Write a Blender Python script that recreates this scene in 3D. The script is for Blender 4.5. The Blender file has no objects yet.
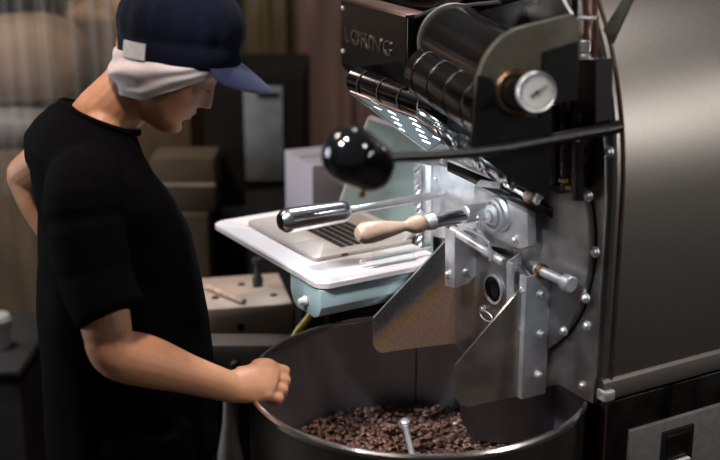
import bpy, bmesh, math, random
import numpy as np
from mathutils import Vector, Matrix, noise

S = bpy.context.scene
COL = S.collection
PI = math.pi
random.seed(7)

# ------------------------------------------------------------------ camera, world, lights, exposure
FPX = 1210.0
PITCH = math.radians(17)
CAMZ = 1.80
cam_d = bpy.data.cameras.new('camera')
cam_d.sensor_width = 36.0
cam_d.lens = FPX * 36.0 / 720.0
cam_d.clip_start = 0.05
cam_d.dof.use_dof = True
cam_d.dof.focus_distance = 2.26
cam_d.dof.aperture_fstop = 1.8
cam = bpy.data.objects.new('camera', cam_d)
COL.objects.link(cam)
cam.location = (0, 0, CAMZ)
cam.rotation_euler = (math.radians(90) - PITCH, 0, 0)
S.camera = cam

S.view_settings.view_transform = 'Standard'
S.view_settings.look = 'None'
S.view_settings.exposure = 0.15
S.view_settings.gamma = 1.0
S.view_settings.use_curve_mapping = False
S.render.engine = 'CYCLES'
S.cycles.max_bounces = 7
S.cycles.diffuse_bounces = 3
S.cycles.glossy_bounces = 5
S.cycles.transmission_bounces = 6
S.cycles.transparent_max_bounces = 8
S.cycles.use_denoising = True
S.cycles.sample_clamp_indirect = 4.0

world = bpy.data.worlds.new('room_ambience')
S.world = world
world.use_nodes = True
wb = world.node_tree.nodes['Background']
wb.inputs['Color'].default_value = (0.85, 0.84, 0.86, 1)
wb.inputs['Strength'].default_value = 0.075


def spot_lamp(name, loc, target, power, color, size, angle=None):
    if angle:
        d = bpy.data.lights.new(name, 'SPOT')
        d.spot_size = math.radians(angle)
        d.spot_blend = 0.6
        d.shadow_soft_size = size
    else:
        d = bpy.data.lights.new(name, 'AREA')
        d.shape = 'DISK'
        d.size = size
    d.energy = power
    d.color = color
    o = bpy.data.objects.new(name, d)
    COL.objects.link(o)
    o.location = loc
    o.rotation_euler = (Vector(target) - Vector(loc)).to_track_quat('-Z', 'Y').to_euler()
    return o


spot_lamp('ceiling_spot', (0.25, 2.95, 2.9), (0.12, 2.2, 1.0), 150, (0.86, 0.93, 1.0), 0.10, 40)
spot_lamp('ceiling_spot', (-0.45, 1.35, 3.1), (-0.15, 2.05, 0.95), 130, (1.0, 0.86, 0.74), 0.09, 40)
spot_lamp('ceiling_spot', (-0.85, 1.15, 2.55), (0.22, 2.15, 1.05), 170, (0.88, 0.94, 1.0), 0.07, 24)
spot_lamp('ceiling_lamp', (-1.2, 2.6, 2.95), (-0.9, 3.6, 0.8), 24, (1.0, 0.88, 0.76), 0.45)
spot_lamp('ceiling_lamp', (2.0, 1.0, 2.9), (0.9, 2.2, 1.5), 17, (1.0, 0.97, 0.95), 0.35)
spot_lamp('wall_lamp', (2.6, 1.15, 1.55), (0.6, 2.1, 1.4), 5.5, (1.0, 0.97, 0.94), 0.16)
spot_lamp('wall_lamp', (3.0, 1.75, 1.75), (0.8, 2.1, 1.5), 3.2, (1.0, 0.97, 0.94), 0.16)
wl = spot_lamp('left_fill_light', (-3.2, 2.5, 1.55), (0.2, 2.3, 1.1), 38, (0.86, 0.93, 1.0), 1.3)  # soft fill added at the left for the steel faces; no window there

# ------------------------------------------------------------------ coordinates
CP, SP = math.cos(PITCH), math.sin(PITCH)
CAMV = Vector((0, 0, CAMZ))


def ray(px, py):
    u = (px - 360) / FPX
    v = (230 - py) / FPX
    return Vector((u, CP + v * SP, -SP + v * CP))


def at(px, py, Y):
    """the world point that stands at distance Y and reads at (px, py) in the photograph"""
    r = ray(px, py)
    return CAMV + r * (Y / r.y)


def atz(px, py, z):
    r = ray(px, py)
    return CAMV + r * ((z - CAMZ) / r.z)


MA = math.radians(30)
MO = Vector((.425, 1.944, 0))
MX = Vector((math.cos(MA), math.sin(MA), 0))
MY = Vector((-math.sin(MA), math.cos(MA), 0))
MM = Matrix.Translation(MO) @ Matrix.Rotation(MA, 4, 'Z')
MI = MM.inverted()


def mx(px, py, x):
    """machine coordinates of a point on the machine plane x = const"""
    r = ray(px, py)
    t = (x - (CAMV - MO).dot(MX)) / r.dot(MX)
    return MI @ (CAMV + r * t)


def my(px, py, y):
    r = ray(px, py)
    t = (y - (CAMV - MO).dot(MY)) / r.dot(MY)
    return MI @ (CAMV + r * t)


# ------------------------------------------------------------------ materials
def node_mat(name):
    m = bpy.data.materials.new(name)
    m.use_nodes = True
    nt = m.node_tree
    return m, nt, nt.nodes['Principled BSDF']


def mat(name, col, rough=0.5, metal=0.0, noise_amt=0.12, scale=20, bump=0.0, stretch=None,
        spec=0.5, sheen=0.0, coat=0.0, sss=0.0, rough_var=0.0, col2=None, contrast=(0.35, 0.65)):
    m, nt, b = node_mat(name)
    N, L = nt.nodes, nt.links
    tc = N.new('ShaderNodeTexCoord')
    mp = N.new('ShaderNodeMapping')
    L.new(tc.outputs['Object'], mp.inputs['Vector'])
    if stretch:
        mp.inputs['Scale'].default_value = stretch
    nz = N.new('ShaderNodeTexNoise')
    nz.inputs['Scale'].default_value = scale
    nz.inputs['Detail'].default_value = 4
    L.new(mp.outputs['Vector'], nz.inputs['Vector'])
    rp = N.new('ShaderNodeValToRGB')
    rp.color_ramp.elements[0].position = contrast[0]
    rp.color_ramp.elements[1].position = contrast[1]
    c = Vector(col[:3])
    c2 = Vector(col2[:3]) if col2 else c * (1 + noise_amt)
    rp.color_ramp.elements[0].color = (*(c * (1 - noise_amt)), 1)
    rp.color_ramp.elements[1].color = (*c2, 1)
    L.new(nz.outputs['Fac'], rp.inputs['Fac'])
    L.new(rp.outputs['Color'], b.inputs['Base Color'])
    b.inputs['Roughness'].default_value = rough
    b.inputs['Metallic'].default_value = metal
    b.inputs['Specular IOR Level'].default_value = spec
    b.inputs['Sheen Weight'].default_value = sheen
    b.inputs['Coat Weight'].default_value = coat
    b.inputs['Subsurface Weight'].default_value = sss
    if sss:
        b.inputs['Subsurface Radius'].default_value = (0.02, 0.008, 0.004)
        b.inputs['Subsurface Scale'].default_value = 0.4
    if rough_var:
        mr = N.new('ShaderNodeMapRange')
        mr.inputs['To Min'].default_value = max(0.02, rough - rough_var)
        mr.inputs['To Max'].default_value = rough + rough_var
        L.new(nz.outputs['Fac'], mr.inputs['Value'])
        L.new(mr.outputs['Result'], b.inputs['Roughness'])
    if bump:
        bp = N.new('ShaderNodeBump')
        bp.inputs['Strength'].default_value = bump
        bp.inputs['Distance'].default_value = 0.002
        L.new(nz.outputs['Fac'], bp.inputs['Height'])
        L.new(bp.outputs['Normal'], b.inputs['Normal'])
    return m


M = {}
M['body_steel'] = mat('brushed_body_steel', (.30, .275, .25), .38, 1, .05, 240, .02, rough_var=.02)
M['blade_steel'] = mat('dark_blade_steel', (.16, .15, .155), .36, 1, .12, 14)
M['lip_steel'] = mat('lip_steel', (.17, .15, .135), .45, 1, .05, 240, .02)
M['face_steel'] = mat('face_plate_steel', (.42, .41, .405), .42, 1, .22, 14, .05, rough_var=.10)
M['steel'] = mat('bright_steel', (.78, .79, .82), .42, .88, .10, 30, .03, rough_var=.07)
M['flap_steel'] = mat('flap_steel', (.34, .31, .28), .38, 1, .15, 25, .05, rough_var=.08)
M['pan_steel'] = mat('bin_steel', (.38, .385, .42), .42, .9, .12, 12, .03, (1, 1, .3), rough_var=.06)
M['bin_outer'] = mat('bin_outer_steel', (.20, .165, .135), .34, 1, .12, 12, .03, (1, 1, .2), rough_var=.05)  # brownish gold reflections on the outer wall are put into this steel colour
M['rim_steel'] = mat('rim_steel', (.6, .57, .55), .22, 1, .08, 30)
M['chrome'] = mat('chrome', (.70, .70, .72), .22, 1, .05, 30)
M['dark_steel'] = mat('dark_steel', (.06, .055, .052), .28, 1, .2, 20, rough_var=.08)
M['mirror_dark'] = mat('dark_polished_steel', (.13, .115, .11), .14, 1, .15, 12)
M['olive'] = mat('olive_painted_plate', (.058, .050, .033), .48, .35, .12, 60, .05)
M['black_panel'] = mat('gloss_black_panel', (.003, .003, .0035), .2, 0, .1, 20, spec=.25)
M['black'] = mat('black_paint', (.004, .004, .004), .5, 0, .2, 20, spec=.2)
M['lever_black'] = mat('black_lever', (.010, .009, .009), .3, .2, .1, 20)
M['knob'] = mat('black_phenolic', (.004, .004, .005), .10, 0, .1, 20, coat=.6)
M['copper'] = mat('copper_pipe', (.30, .18, .14), .32, 1, .2, 30)
M['copper_dark'] = mat('dark_copper', (.20, .12, .07), .3, 1, .2, 30)
M['brass'] = mat('brass', (.42, .26, .10), .3, 1, .2, 30)
M['wood'] = mat('turned_wood', (.40, .28, .21), .38, 0, .45, 18, .1, (.4, 2.5, 2.5))
M['wood_dark'] = mat('worn_wood', (.40, .31, .26), .42, 0, .4, 14, .1, (.5, 2.5, 2.5))
M['dial'] = mat('dial_face', (.62, .61, .58), .35, 0, .03, 30)
M['skin'] = mat('skin', (.53, .25, .14), .48, 0, .07, 30, .12, sss=.12)
M['tee'] = mat('black_cotton', (.0013, .0013, .0017), .95, 0, .2, 60, .1, spec=.06)
M['trouser'] = mat('black_trouser', (.002, .002, .0025), .95, 0, .2, 60, .1, spec=.06)
M['navy'] = mat('navy_cotton', (.0035, .0045, .013), .85, 0, .2, 120, .25, sheen=.01, spec=.1)
M['navy_brim'] = mat('navy_brim', (.009, .012, .038), .8, 0, .15, 140, .2, sheen=.05, spec=.25)
M['towel'] = mat('white_towel', (.56, .48, .47), .95, 0, .06, 40, .2, spec=.1, sheen=.1)
M['white_patch'] = mat('white_patch', (.50, .49, .48), .9, 0, .05, 120, .2, spec=.1)
M['hair'] = mat('black_hair', (.01, .008, .007), .6, 0, .3, 80)
M['tray_white'] = mat('white_tray', (.66, .62, .64), .34, 0, .02, 12)
M['tray_blue'] = mat('pale_blue_casing', (.32, .43, .45), .38, 0, .06, 10)
M['alu'] = mat('laptop_aluminium', (.42, .37, .345), .5, .25, .03, 30)
M['key'] = mat('black_keys', (.012, .012, .014), .45, 0, .1, 30)
M['screen'] = mat('laptop_screen', (.13, .17, .16), .35, 0, .08, 6)  # grey-green stands in for the reflection on dark display glass
M['beige'] = mat('beige_block', (.46, .37, .31), .6, 0, .08, 15, .1)
M['dark_void'] = mat('dark_cabinet', (.008, .007, .006), .6, 0, .3, 6, spec=.15)
M['cardboard'] = mat('brown_cardboard', (.085, .06, .035), .85, 0, .22, 5, .1)
M['cardboard_tan'] = mat('tan_cardboard', (.17, .115, .07), .85, 0, .3, 5, .1, (4, 4, .5))
M['kraft'] = mat('kraft_paper', (.36, .22, .12), .7, 0, .35, 14, .6)
M['sack'] = mat('pale_sack', (.40, .27, .19), .85, 0, .14, 9, .3)
M['film'] = mat('grey_wrap', (.30, .27, .25), .5, 0, .2, 7, .3, (3, 3, .3))
M['white_box'] = mat('lavender_white_box', (.50, .46, .53), .6, 0, .04, 8)
M['grey_sheet'] = mat('grey_sheet', (.19, .205, .215), .6, 0, .22, 14, .1, contrast=(.3, .7))
M['label'] = mat('pale_label', (.25, .26, .29), .6, 0, .1, 14)
M['yellow'] = mat('yellow_cable', (.55, .38, .03), .4, 0, .1, 20)
M['cart'] = mat('grey_cart', (.30, .28, .265), .38, .5, .12, 12)
M['floor'] = mat('dark_concrete', (.05, .045, .04), .6, 0, .3, 4, .2)
M['wall'] = mat('brown_wall', (.055, .042, .032), .85, 0, .3, 3, .1)
M['teal_vent'] = mat('teal_vent_plate', (.015, .042, .05), .6, 0, .12, 20)
M['switch_plate'] = mat('grey_switch_plate', (.15, .145, .135), .55, .5, .12, 60)
M['white_cup'] = mat('white_plastic', (.6, .6, .6), .5, 0, .03, 10)
M['rubber'] = mat('dark_rubber', (.02, .02, .02), .6, 0, .1, 20)
M['coil'] = mat('silver_hose', (.55, .6, .64), .18, 1, .05, 20)
M['letter'] = mat('silver_lettering', (.30, .26, .22), .3, 1, .3, 60)


def stain_mat():
    m, nt, b = node_mat('flap_coffee_stain')
    N, L = nt.nodes, nt.links
    tc = N.new('ShaderNodeTexCoord')
    sx = N.new('ShaderNodeSeparateXYZ')
    L.new(tc.outputs['Object'], sx.inputs[0])
    # distance below the sloping upper edge: the stain keeps to the lower inner side
    a = N.new('ShaderNodeMath'); a.operation = 'MULTIPLY'; a.inputs[1].default_value = .63
    L.new(sx.outputs['X'], a.inputs[0])
    c = N.new('ShaderNodeMath'); c.operation = 'SUBTRACT'
    L.new(sx.outputs['Z'], c.inputs[0]); L.new(a.outputs[0], c.inputs[1])
    nz = N.new('ShaderNodeTexNoise'); nz.inputs['Scale'].default_value = 16; nz.inputs['Detail'].default_value = 5
    L.new(tc.outputs['Object'], nz.inputs['Vector'])
    d = N.new('ShaderNodeMath'); d.operation = 'MULTIPLY_ADD'; d.inputs[1].default_value = .05
    L.new(nz.outputs['Fac'], d.inputs[0]); L.new(c.outputs[0], d.inputs[2])
    mr = N.new('ShaderNodeMapRange'); mr.inputs['From Min'].default_value = 1.095
    mr.inputs['From Max'].default_value = 1.045
    L.new(d.outputs[0], mr.inputs['Value'])
    rp = N.new('ShaderNodeValToRGB')
    e = rp.color_ramp.elements
    e[0].position = 0; e[0].color = (.60, .62, .64, 1)
    e[1].position = 1; e[1].color = (.40, .25, .18, 1)
    k = e.new(.45); k.color = (.62, .36, .17, 1)
    L.new(mr.outputs['Result'], rp.inputs['Fac'])
    n2 = N.new('ShaderNodeTexNoise'); n2.inputs['Scale'].default_value = 130; n2.inputs['Detail'].default_value = 3
    L.new(tc.outputs['Object'], n2.inputs['Vector'])
    mx_ = N.new('ShaderNodeMixRGB'); mx_.blend_type = 'MULTIPLY'; mx_.inputs[0].default_value = .6
    L.new(rp.outputs['Color'], mx_.inputs[1]); L.new(n2.outputs['Fac'], mx_.inputs[2])
    L.new(mx_.outputs[0], b.inputs['Base Color'])
    m2 = N.new('ShaderNodeMapRange'); m2.inputs['To Min'].default_value = 1; m2.inputs['To Max'].default_value = .15
    L.new(mr.outputs['Result'], m2.inputs['Value']); L.new(m2.outputs['Result'], b.inputs['Metallic'])
    b.inputs['Roughness'].default_value = .36
    return m


M['stain'] = stain_mat()


def film_mat(name, col, alpha):
    m, nt, b = node_mat(name)
    N, L = nt.nodes, nt.links
    tc = N.new('ShaderNodeTexCoord')
    mp = N.new('ShaderNodeMapping'); mp.inputs['Scale'].default_value = (12, 12, .6)
    L.new(tc.outputs['Object'], mp.inputs[0])
    nz = N.new('ShaderNodeTexNoise'); nz.inputs['Scale'].default_value = 1.5
    L.new(mp.outputs[0], nz.inputs['Vector'])
    mr = N.new('ShaderNodeMapRange'); mr.inputs['To Min'].default_value = max(0, alpha - .25)
    mr.inputs['To Max'].default_value = alpha + .25
    L.new(nz.outputs['Fac'], mr.inputs['Value'])
    L.new(mr.outputs['Result'], b.inputs['Alpha'])
    b.inputs['Base Color'].default_value = (*col, 1)
    b.inputs['Roughness'].default_value = .3
    return m


M['curtain'] = film_mat('clear_plastic_strip', (.30, .28, .26), .03)
M['strip_olive'] = mat('olive_strip', (.13, .095, .045), .5, 0, .25, 3, .1, (6, 6, .4))
M['strip_mauve'] = mat('mauve_strip', (.22, .135, .11), .45, 0, .35, 3, .1, (6, 6, .4))


def clear_mat():
    m, nt, b = node_mat('clear_acrylic')
    b.inputs['Base Color'].default_value = (.85, .93, .95, 1)
    b.inputs['Roughness'].default_value = .05
    b.inputs['IOR'].default_value = 1.1
    b.inputs['Transmission Weight'].default_value = 1
    return m


M['clear'] = clear_mat()


def bean_mat():
    m, nt, b = node_mat('roasted_bean')
    N, L = nt.nodes, nt.links
    at_ = N.new('ShaderNodeAttribute'); at_.attribute_name = 'tone'
    rp = N.new('ShaderNodeValToRGB')
    rp.color_ramp.elements[0].color = (.022, .011, .008, 1)
    rp.color_ramp.elements[1].color = (.30, .155, .115, 1)
    L.new(at_.outputs['Fac'], rp.inputs['Fac'])
    L.new(rp.outputs['Color'], b.inputs['Base Color'])
    b.inputs['Roughness'].default_value = .33
    return m


M['bean'] = bean_mat()


# ------------------------------------------------------------------ mesh helpers
class MB:
    def __init__(s):
        s.bm = bmesh.new()

    def face_box(s, lo, hi, bev=0.0, rot=None, seg=2):
        bm = bmesh.new()
        c = [(a + b) / 2 for a, b in zip(lo, hi)]
        d = [abs(b - a) for a, b in zip(lo, hi)]
        bmesh.ops.create_cube(bm, size=1, matrix=Matrix.Diagonal((*d, 1)))
        if bev:
            bmesh.ops.bevel(bm, geom=bm.edges[:], offset=bev, segments=seg, profile=.5, affect='EDGES')
        mtx = Matrix.Translation(c) @ (rot.to_4x4() if rot else Matrix())
        bm.transform(mtx)
        s._join(bm)
        return s

    def _join(s, bm):
        me = bpy.data.meshes.new('t')
        bm.to_mesh(me)
        bm.free()
        s.bm.from_mesh(me)
        bpy.data.meshes.remove(me)

    def lathe(s, prof, p0=(0, 0, 0), axis=(0, 0, 1), n=32):
        """prof: list of (radius, height) along axis"""
        bm = bmesh.new()
        rings = []
        for r, h in prof:
            if r < 1e-6:
                rings.append([bm.verts.new((0, 0, h))])
            else:
                rings.append([bm.verts.new((r * math.cos(2 * PI * k / n), r * math.sin(2 * PI * k / n), h)) for k in range(n)])
        for a, b in zip(rings, rings[1:]):
            for k in range(n):
                k2 = (k + 1) % n
                if len(a) == 1 and len(b) == 1:
                    continue
                if len(a) == 1:
                    bm.faces.new((a[0], b[k2], b[k]))
                elif len(b) == 1:
                    bm.faces.new((a[k], a[k2], b[0]))
                else:
                    bm.faces.new((a[k], a[k2], b[k2], b[k]))
        q = Vector(axis).to_track_quat('Z', 'Y').to_matrix().to_4x4()
        bm.transform(Matrix.Translation(p0) @ q)
        bmesh.ops.recalc_face_normals(bm, faces=bm.faces[:])
        s._join(bm)
        return s

    def cyl(s, p0, p1, r, r2=None, n=24, bev=0.0):
        p0, p1 = Vector(p0), Vector(p1)
        L = (p1 - p0).length
        r2 = r if r2 is None else r2
        b = min(bev, r * .9, L * .4)
        if b:
            prof = [(0, 0), (r - b, 0), (r, b), (r2, L - b), (r2 - b, L), (0, L)]
        else:
            prof = [(0, 0), (r, 0), (r2, L), (0, L)]
        return s.lathe(prof, p0, p1 - p0, n)

    def tube(s, pts, r, n=10, caps=True):
        pts = [Vector(p) for p in pts]
        bm = bmesh.new()
        rings = []
        up = None
        for i, p in enumerate(pts):
            t = (pts[min(i + 1, len(pts) - 1)] - pts[max(i - 1, 0)]).normalized()
            if up is None:
                up = Vector((0, 0, 1)) if abs(t.z) < .9 else Vector((1, 0, 0))
            a = t.cross(up).normalized()
            b = a.cross(t).normalized()
            up = b
            rr = r[i] if isinstance(r, (list, tuple)) else r
            rings.append([bm.verts.new(p + a * rr * math.cos(2 * PI * k / n) + b * rr * math.sin(2 * PI * k / n)) for k in range(n)])
        for A, B in zip(rings, rings[1:]):
            for k in range(n):
                bm.faces.new((A[k], A[(k + 1) % n], B[(k + 1) % n], B[k]))
        if caps:
            bm.faces.new(rings[0][::-1])
            bm.faces.new(rings[-1])
        bmesh.ops.recalc_face_normals(bm, faces=bm.faces[:])
        s._join(bm)
        return s

    def prism(s, poly, vec, bev=0.0):
        """poly: 3D points of one face; vec: thickness vector"""
        bm = bmesh.new()
        vec = Vector(vec)
        a = [bm.verts.new(Vector(p)) for p in poly]
        b = [bm.verts.new(Vector(p) + vec) for p in poly]
        bm.faces.new(a)
        bm.faces.new(b[::-1])
        n = len(a)
        for k in range(n):
            bm.faces.new((a[k], b[k], b[(k + 1) % n], a[(k + 1) % n]))
        bmesh.ops.recalc_face_normals(bm, faces=bm.faces[:])
        if bev:
            bmesh.ops.bevel(bm, geom=bm.edges[:], offset=bev, segments=2, profile=.5, affect='EDGES')
        s._join(bm)
        return s

    def loft(s, rings, close=True, cap=True):
        bm = bmesh.new()
        vs = [[bm.verts.new(Vector(p)) for p in r] for r in rings]
        n = len(vs[0])
        for A, B in zip(vs, vs[1:]):
            for k in range(n if close else n - 1):
                bm.faces.new((A[k], A[(k + 1) % n], B[(k + 1) % n], B[k]))
        if cap and close:
            for R in (vs[0][::-1], vs[-1]):
                c = sum((v.co for v in R), Vector()) / n
                cv = bm.verts.new(c)
                for k in range(n):
                    bm.faces.new((R[k], R[(k + 1) % n], cv))
        bmesh.ops.recalc_face_normals(bm, faces=bm.faces[:])
        s._join(bm)
        return s

    def transform(s, m):
        s.bm.transform(m)
        return s

    def build(s, name, m, parent=None, smooth=35):
        me = bpy.data.meshes.new(name)
        s.bm.to_mesh(me)
        s.bm.free()
        me.materials.append(M[m] if isinstance(m, str) else m)
        o = bpy.data.objects.new(name, me)
        COL.objects.link(o)
        if smooth:
            shade(o, smooth)
        if parent is not None:
            o.parent = parent
        return o


def shade(o, ang=35):
    me = o.data
    me.polygons.foreach_set('use_smooth', [True] * len(me.polygons))
    bm = bmesh.new()
    bm.from_mesh(me)
    lim = math.radians(ang)
    for e in bm.edges:
        e.smooth = not (len(e.link_faces) == 2 and e.calc_face_angle(0) > lim)
    bm.to_mesh(me)
    bm.free()


def tag(o, label=None, cat=None, group=None, kind=None):
    if label: o['label'] = label
    if cat: o['category'] = cat
    if group: o['group'] = group
    if kind: o['kind'] = kind
    return o


def thing(name, label, cat, loc=(0, 0, 0), rotz=0, group=None):
    o = bpy.data.objects.new(name, None)
    o.empty_display_size = .05
    COL.objects.link(o)
    o.location = loc
    o.rotation_euler = (0, 0, rotz)
    return tag(o, label, cat, group)


def remesh(o, voxel, smooth_it=2, ang=180):
    md = o.modifiers.new('r', 'REMESH')
    md.mode = 'VOXEL'
    md.voxel_size = voxel
    if smooth_it:
        sm = o.modifiers.new('s', 'SMOOTH')
        sm.factor = .5
        sm.iterations = smooth_it
    dg = bpy.context.evaluated_depsgraph_get()
    me = bpy.data.meshes.new_from_object(o.evaluated_get(dg))
    old = o.data
    o.modifiers.clear()
    o.data = me
    bpy.data.meshes.remove(old)
    me.polygons.foreach_set('use_smooth', [True] * len(me.polygons))
    return o


def box_thing(name, lo, hi, m, bev=.004, parent=None, rot=None):
    return MB().face_box(lo, hi, bev, rot).build(name, m, parent)


# ------------------------------------------------------------------ the room
tag(box_thing('floor', (-4, -1.2, -.1), (4, 6, 0), 'floor', 0), kind='structure')
tag(box_thing('wall_back', (-4, 6, 0), (4, 6.15, 3.2), 'wall', 0), kind='structure')
tag(box_thing('wall_left', (-4.15, -1.2, 0), (-4, 6, 3.2), 'wall', 0), kind='structure')
tag(box_thing('wall_right', (4, -1.2, 0), (4.15, 6, 3.2), 'wall', 0), kind='structure')

# ------------------------------------------------------------------ cooling bin
BC = Vector((.109, 2.075))
BR = .325
RIMZ = .88
BEANZ = .678
V_ = Vector
cbin = thing('cooling_bin', 'round open stainless steel cooling bin holding roasted beans, gripped at its rim', 'cooling bin', (BC.x, BC.y, 0))
w = MB()
w.lathe([(BR - .010, .30), (BR - .010, RIMZ - .006), (BR - .012, RIMZ - .006), (BR - .012, .30)], n=128)
w.build('outer_wall', 'bin_outer', cbin)
MB().lathe([(BR - .0125, .32), (BR - .0125, RIMZ - .006), (BR - .0155, RIMZ - .006), (BR - .0155, .32)], n=128).build('inner_wall', 'pan_steel', cbin)
MB().lathe([(BR - .017, RIMZ - .006), (BR - .017, RIMZ - .001), (BR - .014, RIMZ + .002), (BR - .009, RIMZ + .002), (BR - .006, RIMZ - .001), (BR - .006, RIMZ - .008), (BR - .009, RIMZ - .010), (BR - .014, RIMZ - .010), (BR - .017, RIMZ - .006)], n=128).build('rim', 'rim_steel', cbin)
MB().lathe([(0, .62), (BR - .014, .62), (BR - .014, .60), (0, .60)], n=96).build('perforated_floor', 'pan_steel', cbin)
MB().lathe([(0, .30), (BR - .012, .30), (BR - .012, .28), (.12, .28), (.09, .02), (.2, 0), (0, 0)], n=64).build('pedestal', 'dark_steel', cbin)
# curved plough blade standing in the beans
pb_o, pb_i = [], []
rings_ = []
for k in range(25):
    t = k / 24
    px_ = 459 + 106 * t
    Yk = 2.215 - .030 * math.sin(PI * t)
    edge = math.sin(min(1, t / .16) * PI / 2)
    base = at(px_, 430, Yk)
    z0, z1 = .735 - .048 * edge, .765 + .038 * edge
    c_ = V_((base.x - BC.x, Yk - BC.y, 0))
    rings_.append([c_ + V_((0, 0, z0)), c_ + V_((0, 0, z1)), c_ + V_((0, .003, z1)), c_ + V_((0, .003, z0))])
MB().loft(rings_).build('plough_blade', 'blade_steel', cbin)
# vertical weld seams on the inner wall
for a in (88, 205, 300):
    t = math.radians(a)
    p = Vector((math.cos(t), math.sin(t), 0)) * (BR - .0165)
    MB().cyl(p + Vector((0, 0, .62)), p + Vector((0, 0, RIMZ - .016)), .0016, n=6).build('weld_seam', 'dark_steel', cbin)
# agitator arm with a ball end
ag = MB()
b0 = atz(405, 424, .755) - Vector((BC.x, BC.y, 0))
b1 = atz(414, 462, .735) - Vector((BC.x, BC.y, 0))
ag.tube([b0, b0.lerp(b1, .5), b1], .0062, 14)
arm = ag.build('agitator_arm', 'steel', cbin)
MB().lathe([(0, -.013), (.007, -.011), (.0125, -.004), (.013, .002), (.009, .009), (0, .013)], b0, (0, -.3, 1), 24).build('ball_end', 'steel', arm)
MB().cyl((0, 0, .60), (0, 0, .68), .03, .026, 24, .004).build('agitator_hub', 'steel', cbin)
for a in (30, 150, 270):
    t = math.radians(a)
    d = Vector((math.cos(t), math.sin(t), 0))
    MB().tube([d * .02 + Vector((0, 0, .645)), d * .25 + Vector((0, 0, .635))], .008, 10).build('agitator_blade', 'steel', cbin)


# ------------------------------------------------------------------ coffee beans (nobody could count them)
def make_beans():
    nu, nv = 12, 9
    tv, tf = [], []
    for j in range(nv):
        th = PI * j / (nv - 1)
        for i in range(nu):
            ph = 2 * PI * i / nu
            x = math.cos(th)
            y = math.sin(th) * math.cos(ph)
            z = math.sin(th) * math.sin(ph)
            zz = z * .55 if z > 0 else z * .35
            if z < 0:
                zz += .22 * math.exp(-(y / .22) ** 2) * (1 - x * x)      # the crease on the flat side
            tv.append((x * .0062, y * .0043, zz * .0052))
    for j in range(nv - 1):
        for i in range(nu):
            a, b = j * nu + i, j * nu + (i + 1) % nu
            tf.append((a, b, b + nu, a + nu))
    tv = np.array(tv)
    tf = np.array(tf)
    rng = np.random.default_rng(3)
    V, T = [], []
    n = 0
    Rb = BR - .025
    pts = []
    k = 0
    for layer, (cnt, dz) in enumerate(((2900, 0.0), (1700, .0052), (800, .0105))):
        for _ in range(cnt):
            r = Rb * math.sqrt(rng.random())
            a = rng.random() * 2 * PI
            x, y = r * math.cos(a), r * math.sin(a)
            z = BEANZ - .004 + dz + rng.normal() * .0012 + .006 * noise.noise(Vector((x * 9, y * 9, 0)))
            pts.append((x, y, z))
    for (x, y, z) in pts:
        e = Matrix.Rotation(rng.random() * 6.28, 3, 'Z') @ Matrix.Rotation(rng.normal() * .42, 3, 'X') @ Matrix.Rotation(rng.normal() * .28, 3, 'Y')
        if rng.random() < .5:
            e = e @ Matrix.Rotation(PI, 3, 'X')
        s = .94 + .26 * rng.random()
        V.append(tv @ np.array(e).T * s + np.array((x, y, z)))
        T += [min(1, max(0, rng.normal() * .24 + .42))] * len(tv)
        n += 1
    V = np.concatenate(V)
    F = (tf[None] + (np.arange(n) * len(tv))[:, None, None]).reshape(-1)
    me = bpy.data.meshes.new('coffee_beans')
    me.vertices.add(len(V))
    me.vertices.foreach_set('co', V.reshape(-1))
    me.loops.add(len(F))
    me.loops.foreach_set('vertex_index', F.astype(np.int32))
    me.polygons.add(len(F) // 4)
    me.polygons.foreach_set('loop_start', np.arange(0, len(F), 4, dtype=np.int32))
    me.update(calc_edges=True)
    me.polygons.foreach_set('use_smooth', [True] * len(me.polygons))
    at_ = me.attributes.new('tone', 'FLOAT', 'POINT')
    at_.data.foreach_set('value', T)
    me.materials.append(M['bean'])
    # the packed bed under the top layers
    o = bpy.data.objects.new('coffee_beans', me)
    COL.objects.link(o)
    o.location = (BC.x, BC.y, 0)
    tag(o, 'bed of roasted brown coffee beans lying in the round steel bin', 'coffee beans', kind='stuff')
    bm = bmesh.new()
    bm.from_mesh(me)
    lay = bm.verts.layers.float['tone']
    r0 = [bm.verts.new((Rb * math.cos(2 * PI * k / 64), Rb * math.sin(2 * PI * k / 64), BEANZ - .006)) for k in range(64)]
    r1 = [bm.verts.new((Rb * math.cos(2 * PI * k / 64), Rb * math.sin(2 * PI * k / 64), .621)) for k in range(64)]
    bm.faces.new(r0)
    bm.faces.new(r1[::-1])
    for k in range(64):
        bm.faces.new((r0[k], r1[k], r1[(k + 1) % 64], r0[(k + 1) % 64]))
    for v in r0 + r1:
        v[lay] = 0
    bm.to_mesh(me)
    bm.free()


make_beans()

# ------------------------------------------------------------------ the roaster
R = thing('coffee_roaster', 'large stainless steel drum coffee roaster standing behind the round bin', 'coffee roaster', MO, MA)
V3 = Vector


def bolt(p, d, r=.006, parent=R, m='steel', name='bolt'):
    """domed bolt head with washer at p facing d"""
    key = ('bolt', round(r, 4), m)
    if key not in bolt.cache:
        me = MB().lathe([(0, -.002), (r * 1.25, -.002), (r * 1.25, r * .18), (r * .92, r * .2), (r * .88, r * .65), (r * .6, r * .95), (0, r * 1.05)], n=14)
        o = me.build('bolt', m)
        bolt.cache[key] = o.data
        bpy.data.objects.remove(o)
    o = bpy.data.objects.new(name, bolt.cache[key])
    COL.objects.link(o)
    o.parent = parent
    o.location = p
    o.rotation_euler = V3(d).to_track_quat('Z', 'Y').to_euler()
    return o


bolt.cache = {}
NF = (-1, 0, 0)     # the front side, towards the bin
NS = (0, -1, 0)     # the side towards the room

# body housing: upright sides, rounded top
CYB, CZB, RB, RZB = .30, 1.25, .30, .46


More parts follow.
